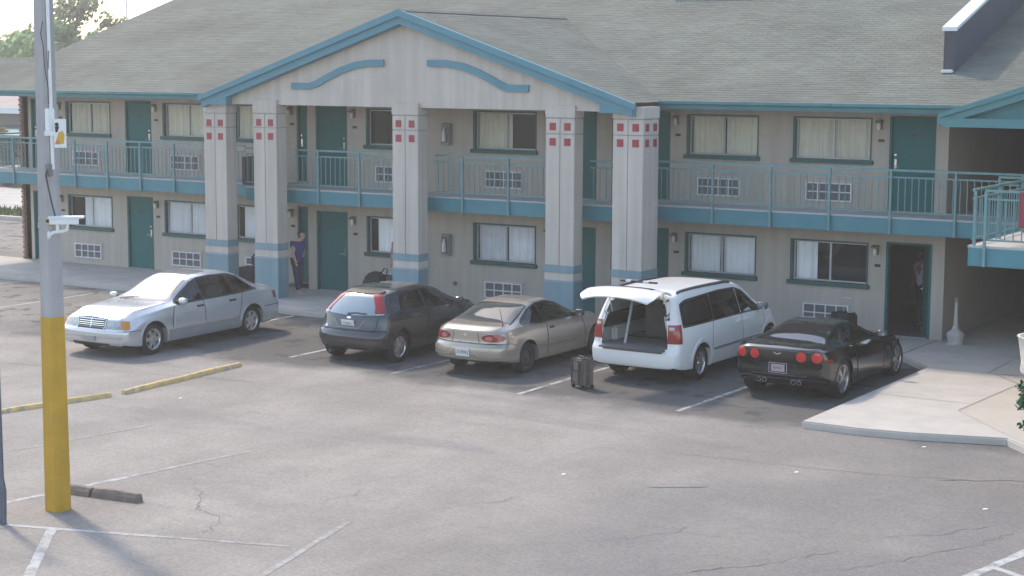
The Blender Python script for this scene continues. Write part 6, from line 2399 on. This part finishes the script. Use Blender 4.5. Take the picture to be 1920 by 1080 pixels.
b.prism([(-.33, -.14, 0), (.30, -.14, 0), (.32, -.14, .26), (.22, -.14, .40), (-.06, -.14, .42), (-.30, -.14, .22)], (0, .28, 0))
bag = b.build('duffel_bag', MT['black_cloth'], None, bevel=.06, smooth=50, loc=(-25.98, -1.45, .0))
bag.location.z = .28
tag(bag, 'black duffel bag held at the left side of the middle column, above the hatchback roof', 'bag')
b = MB()
b.tube([(.20, 0, .38), (.30, 0, .50), (.40, 0, .50), (.36, 0, .30)], .016, 6)
b.build('handle', MT['plastic_black'], bag, local=True, smooth=40)
b = MB()
b.box(-.24, .24, -.13, .13, 0, .26)
o = b.build('luggage_box', M('box_brown', (.12, .08, .05), .8, var=.1), None, bevel=.01, loc=(-25.98, -1.45, 0.012))
tag(o, 'box under the black duffel bag beside the middle column', 'box')
# figure inside the room behind the open door
D = dict(pelvis=(0, 0, .94), waist=(0, 0, 1.10), chest=(.01, 0, 1.34), neckb=(.03, 0, 1.47), neck=(.04, 0, 1.53), chin=(.09, 0, 1.57), head=(.07, 0, 1.65), crown=(.06, 0, 1.74),
         shl=(0, .19, 1.41), shr=(0, -.19, 1.41), ell=(.0, .25, 1.12), elr=(.03, -.25, 1.12), wrl=(.10, .24, .88), wrr=(.12, -.24, .88),
         hpl=(0, .09, .92), hpr=(0, -.09, .92), knl=(.04, .09, .50), knr=(-.02, -.09, .50), anl=(.0, .10, .08), anr=(-.06, -.09, .08), tol=(.13, .11, .035), tor=(.07, -.10, .035))
person((-12.93, 1.5, 0.012), R(-120), 'person in a white shirt standing in the dark doorway', D, MT['skin_dark'], MT['plastic_black'], M('white_shirt', (.46, .44, .54), .9), MT['black_cloth'], MT['plastic_black'], .5)
# ------------------------------------------------------------------ the hazy air
b = MB()
b.box(-1600, 1600, -1600, 1600, -1.2, 13.0)
hm = bpy.data.materials.new('haze')
hm.use_nodes = True
hn = hm.node_tree
hn.nodes.remove(hn.nodes['Principled BSDF'])
pv = hn.nodes.new('ShaderNodeVolumePrincipled')
pv.inputs['Color'].default_value = (1.0, 0.95, 0.88, 1)
pv.inputs['Density'].default_value = 0.0014
pv.inputs['Anisotropy'].default_value = 0.35
hn.links.new(pv.outputs[0], hn.nodes['Material Output'].inputs['Volume'])
tag(b.build('haze', hm), kind='stuff')
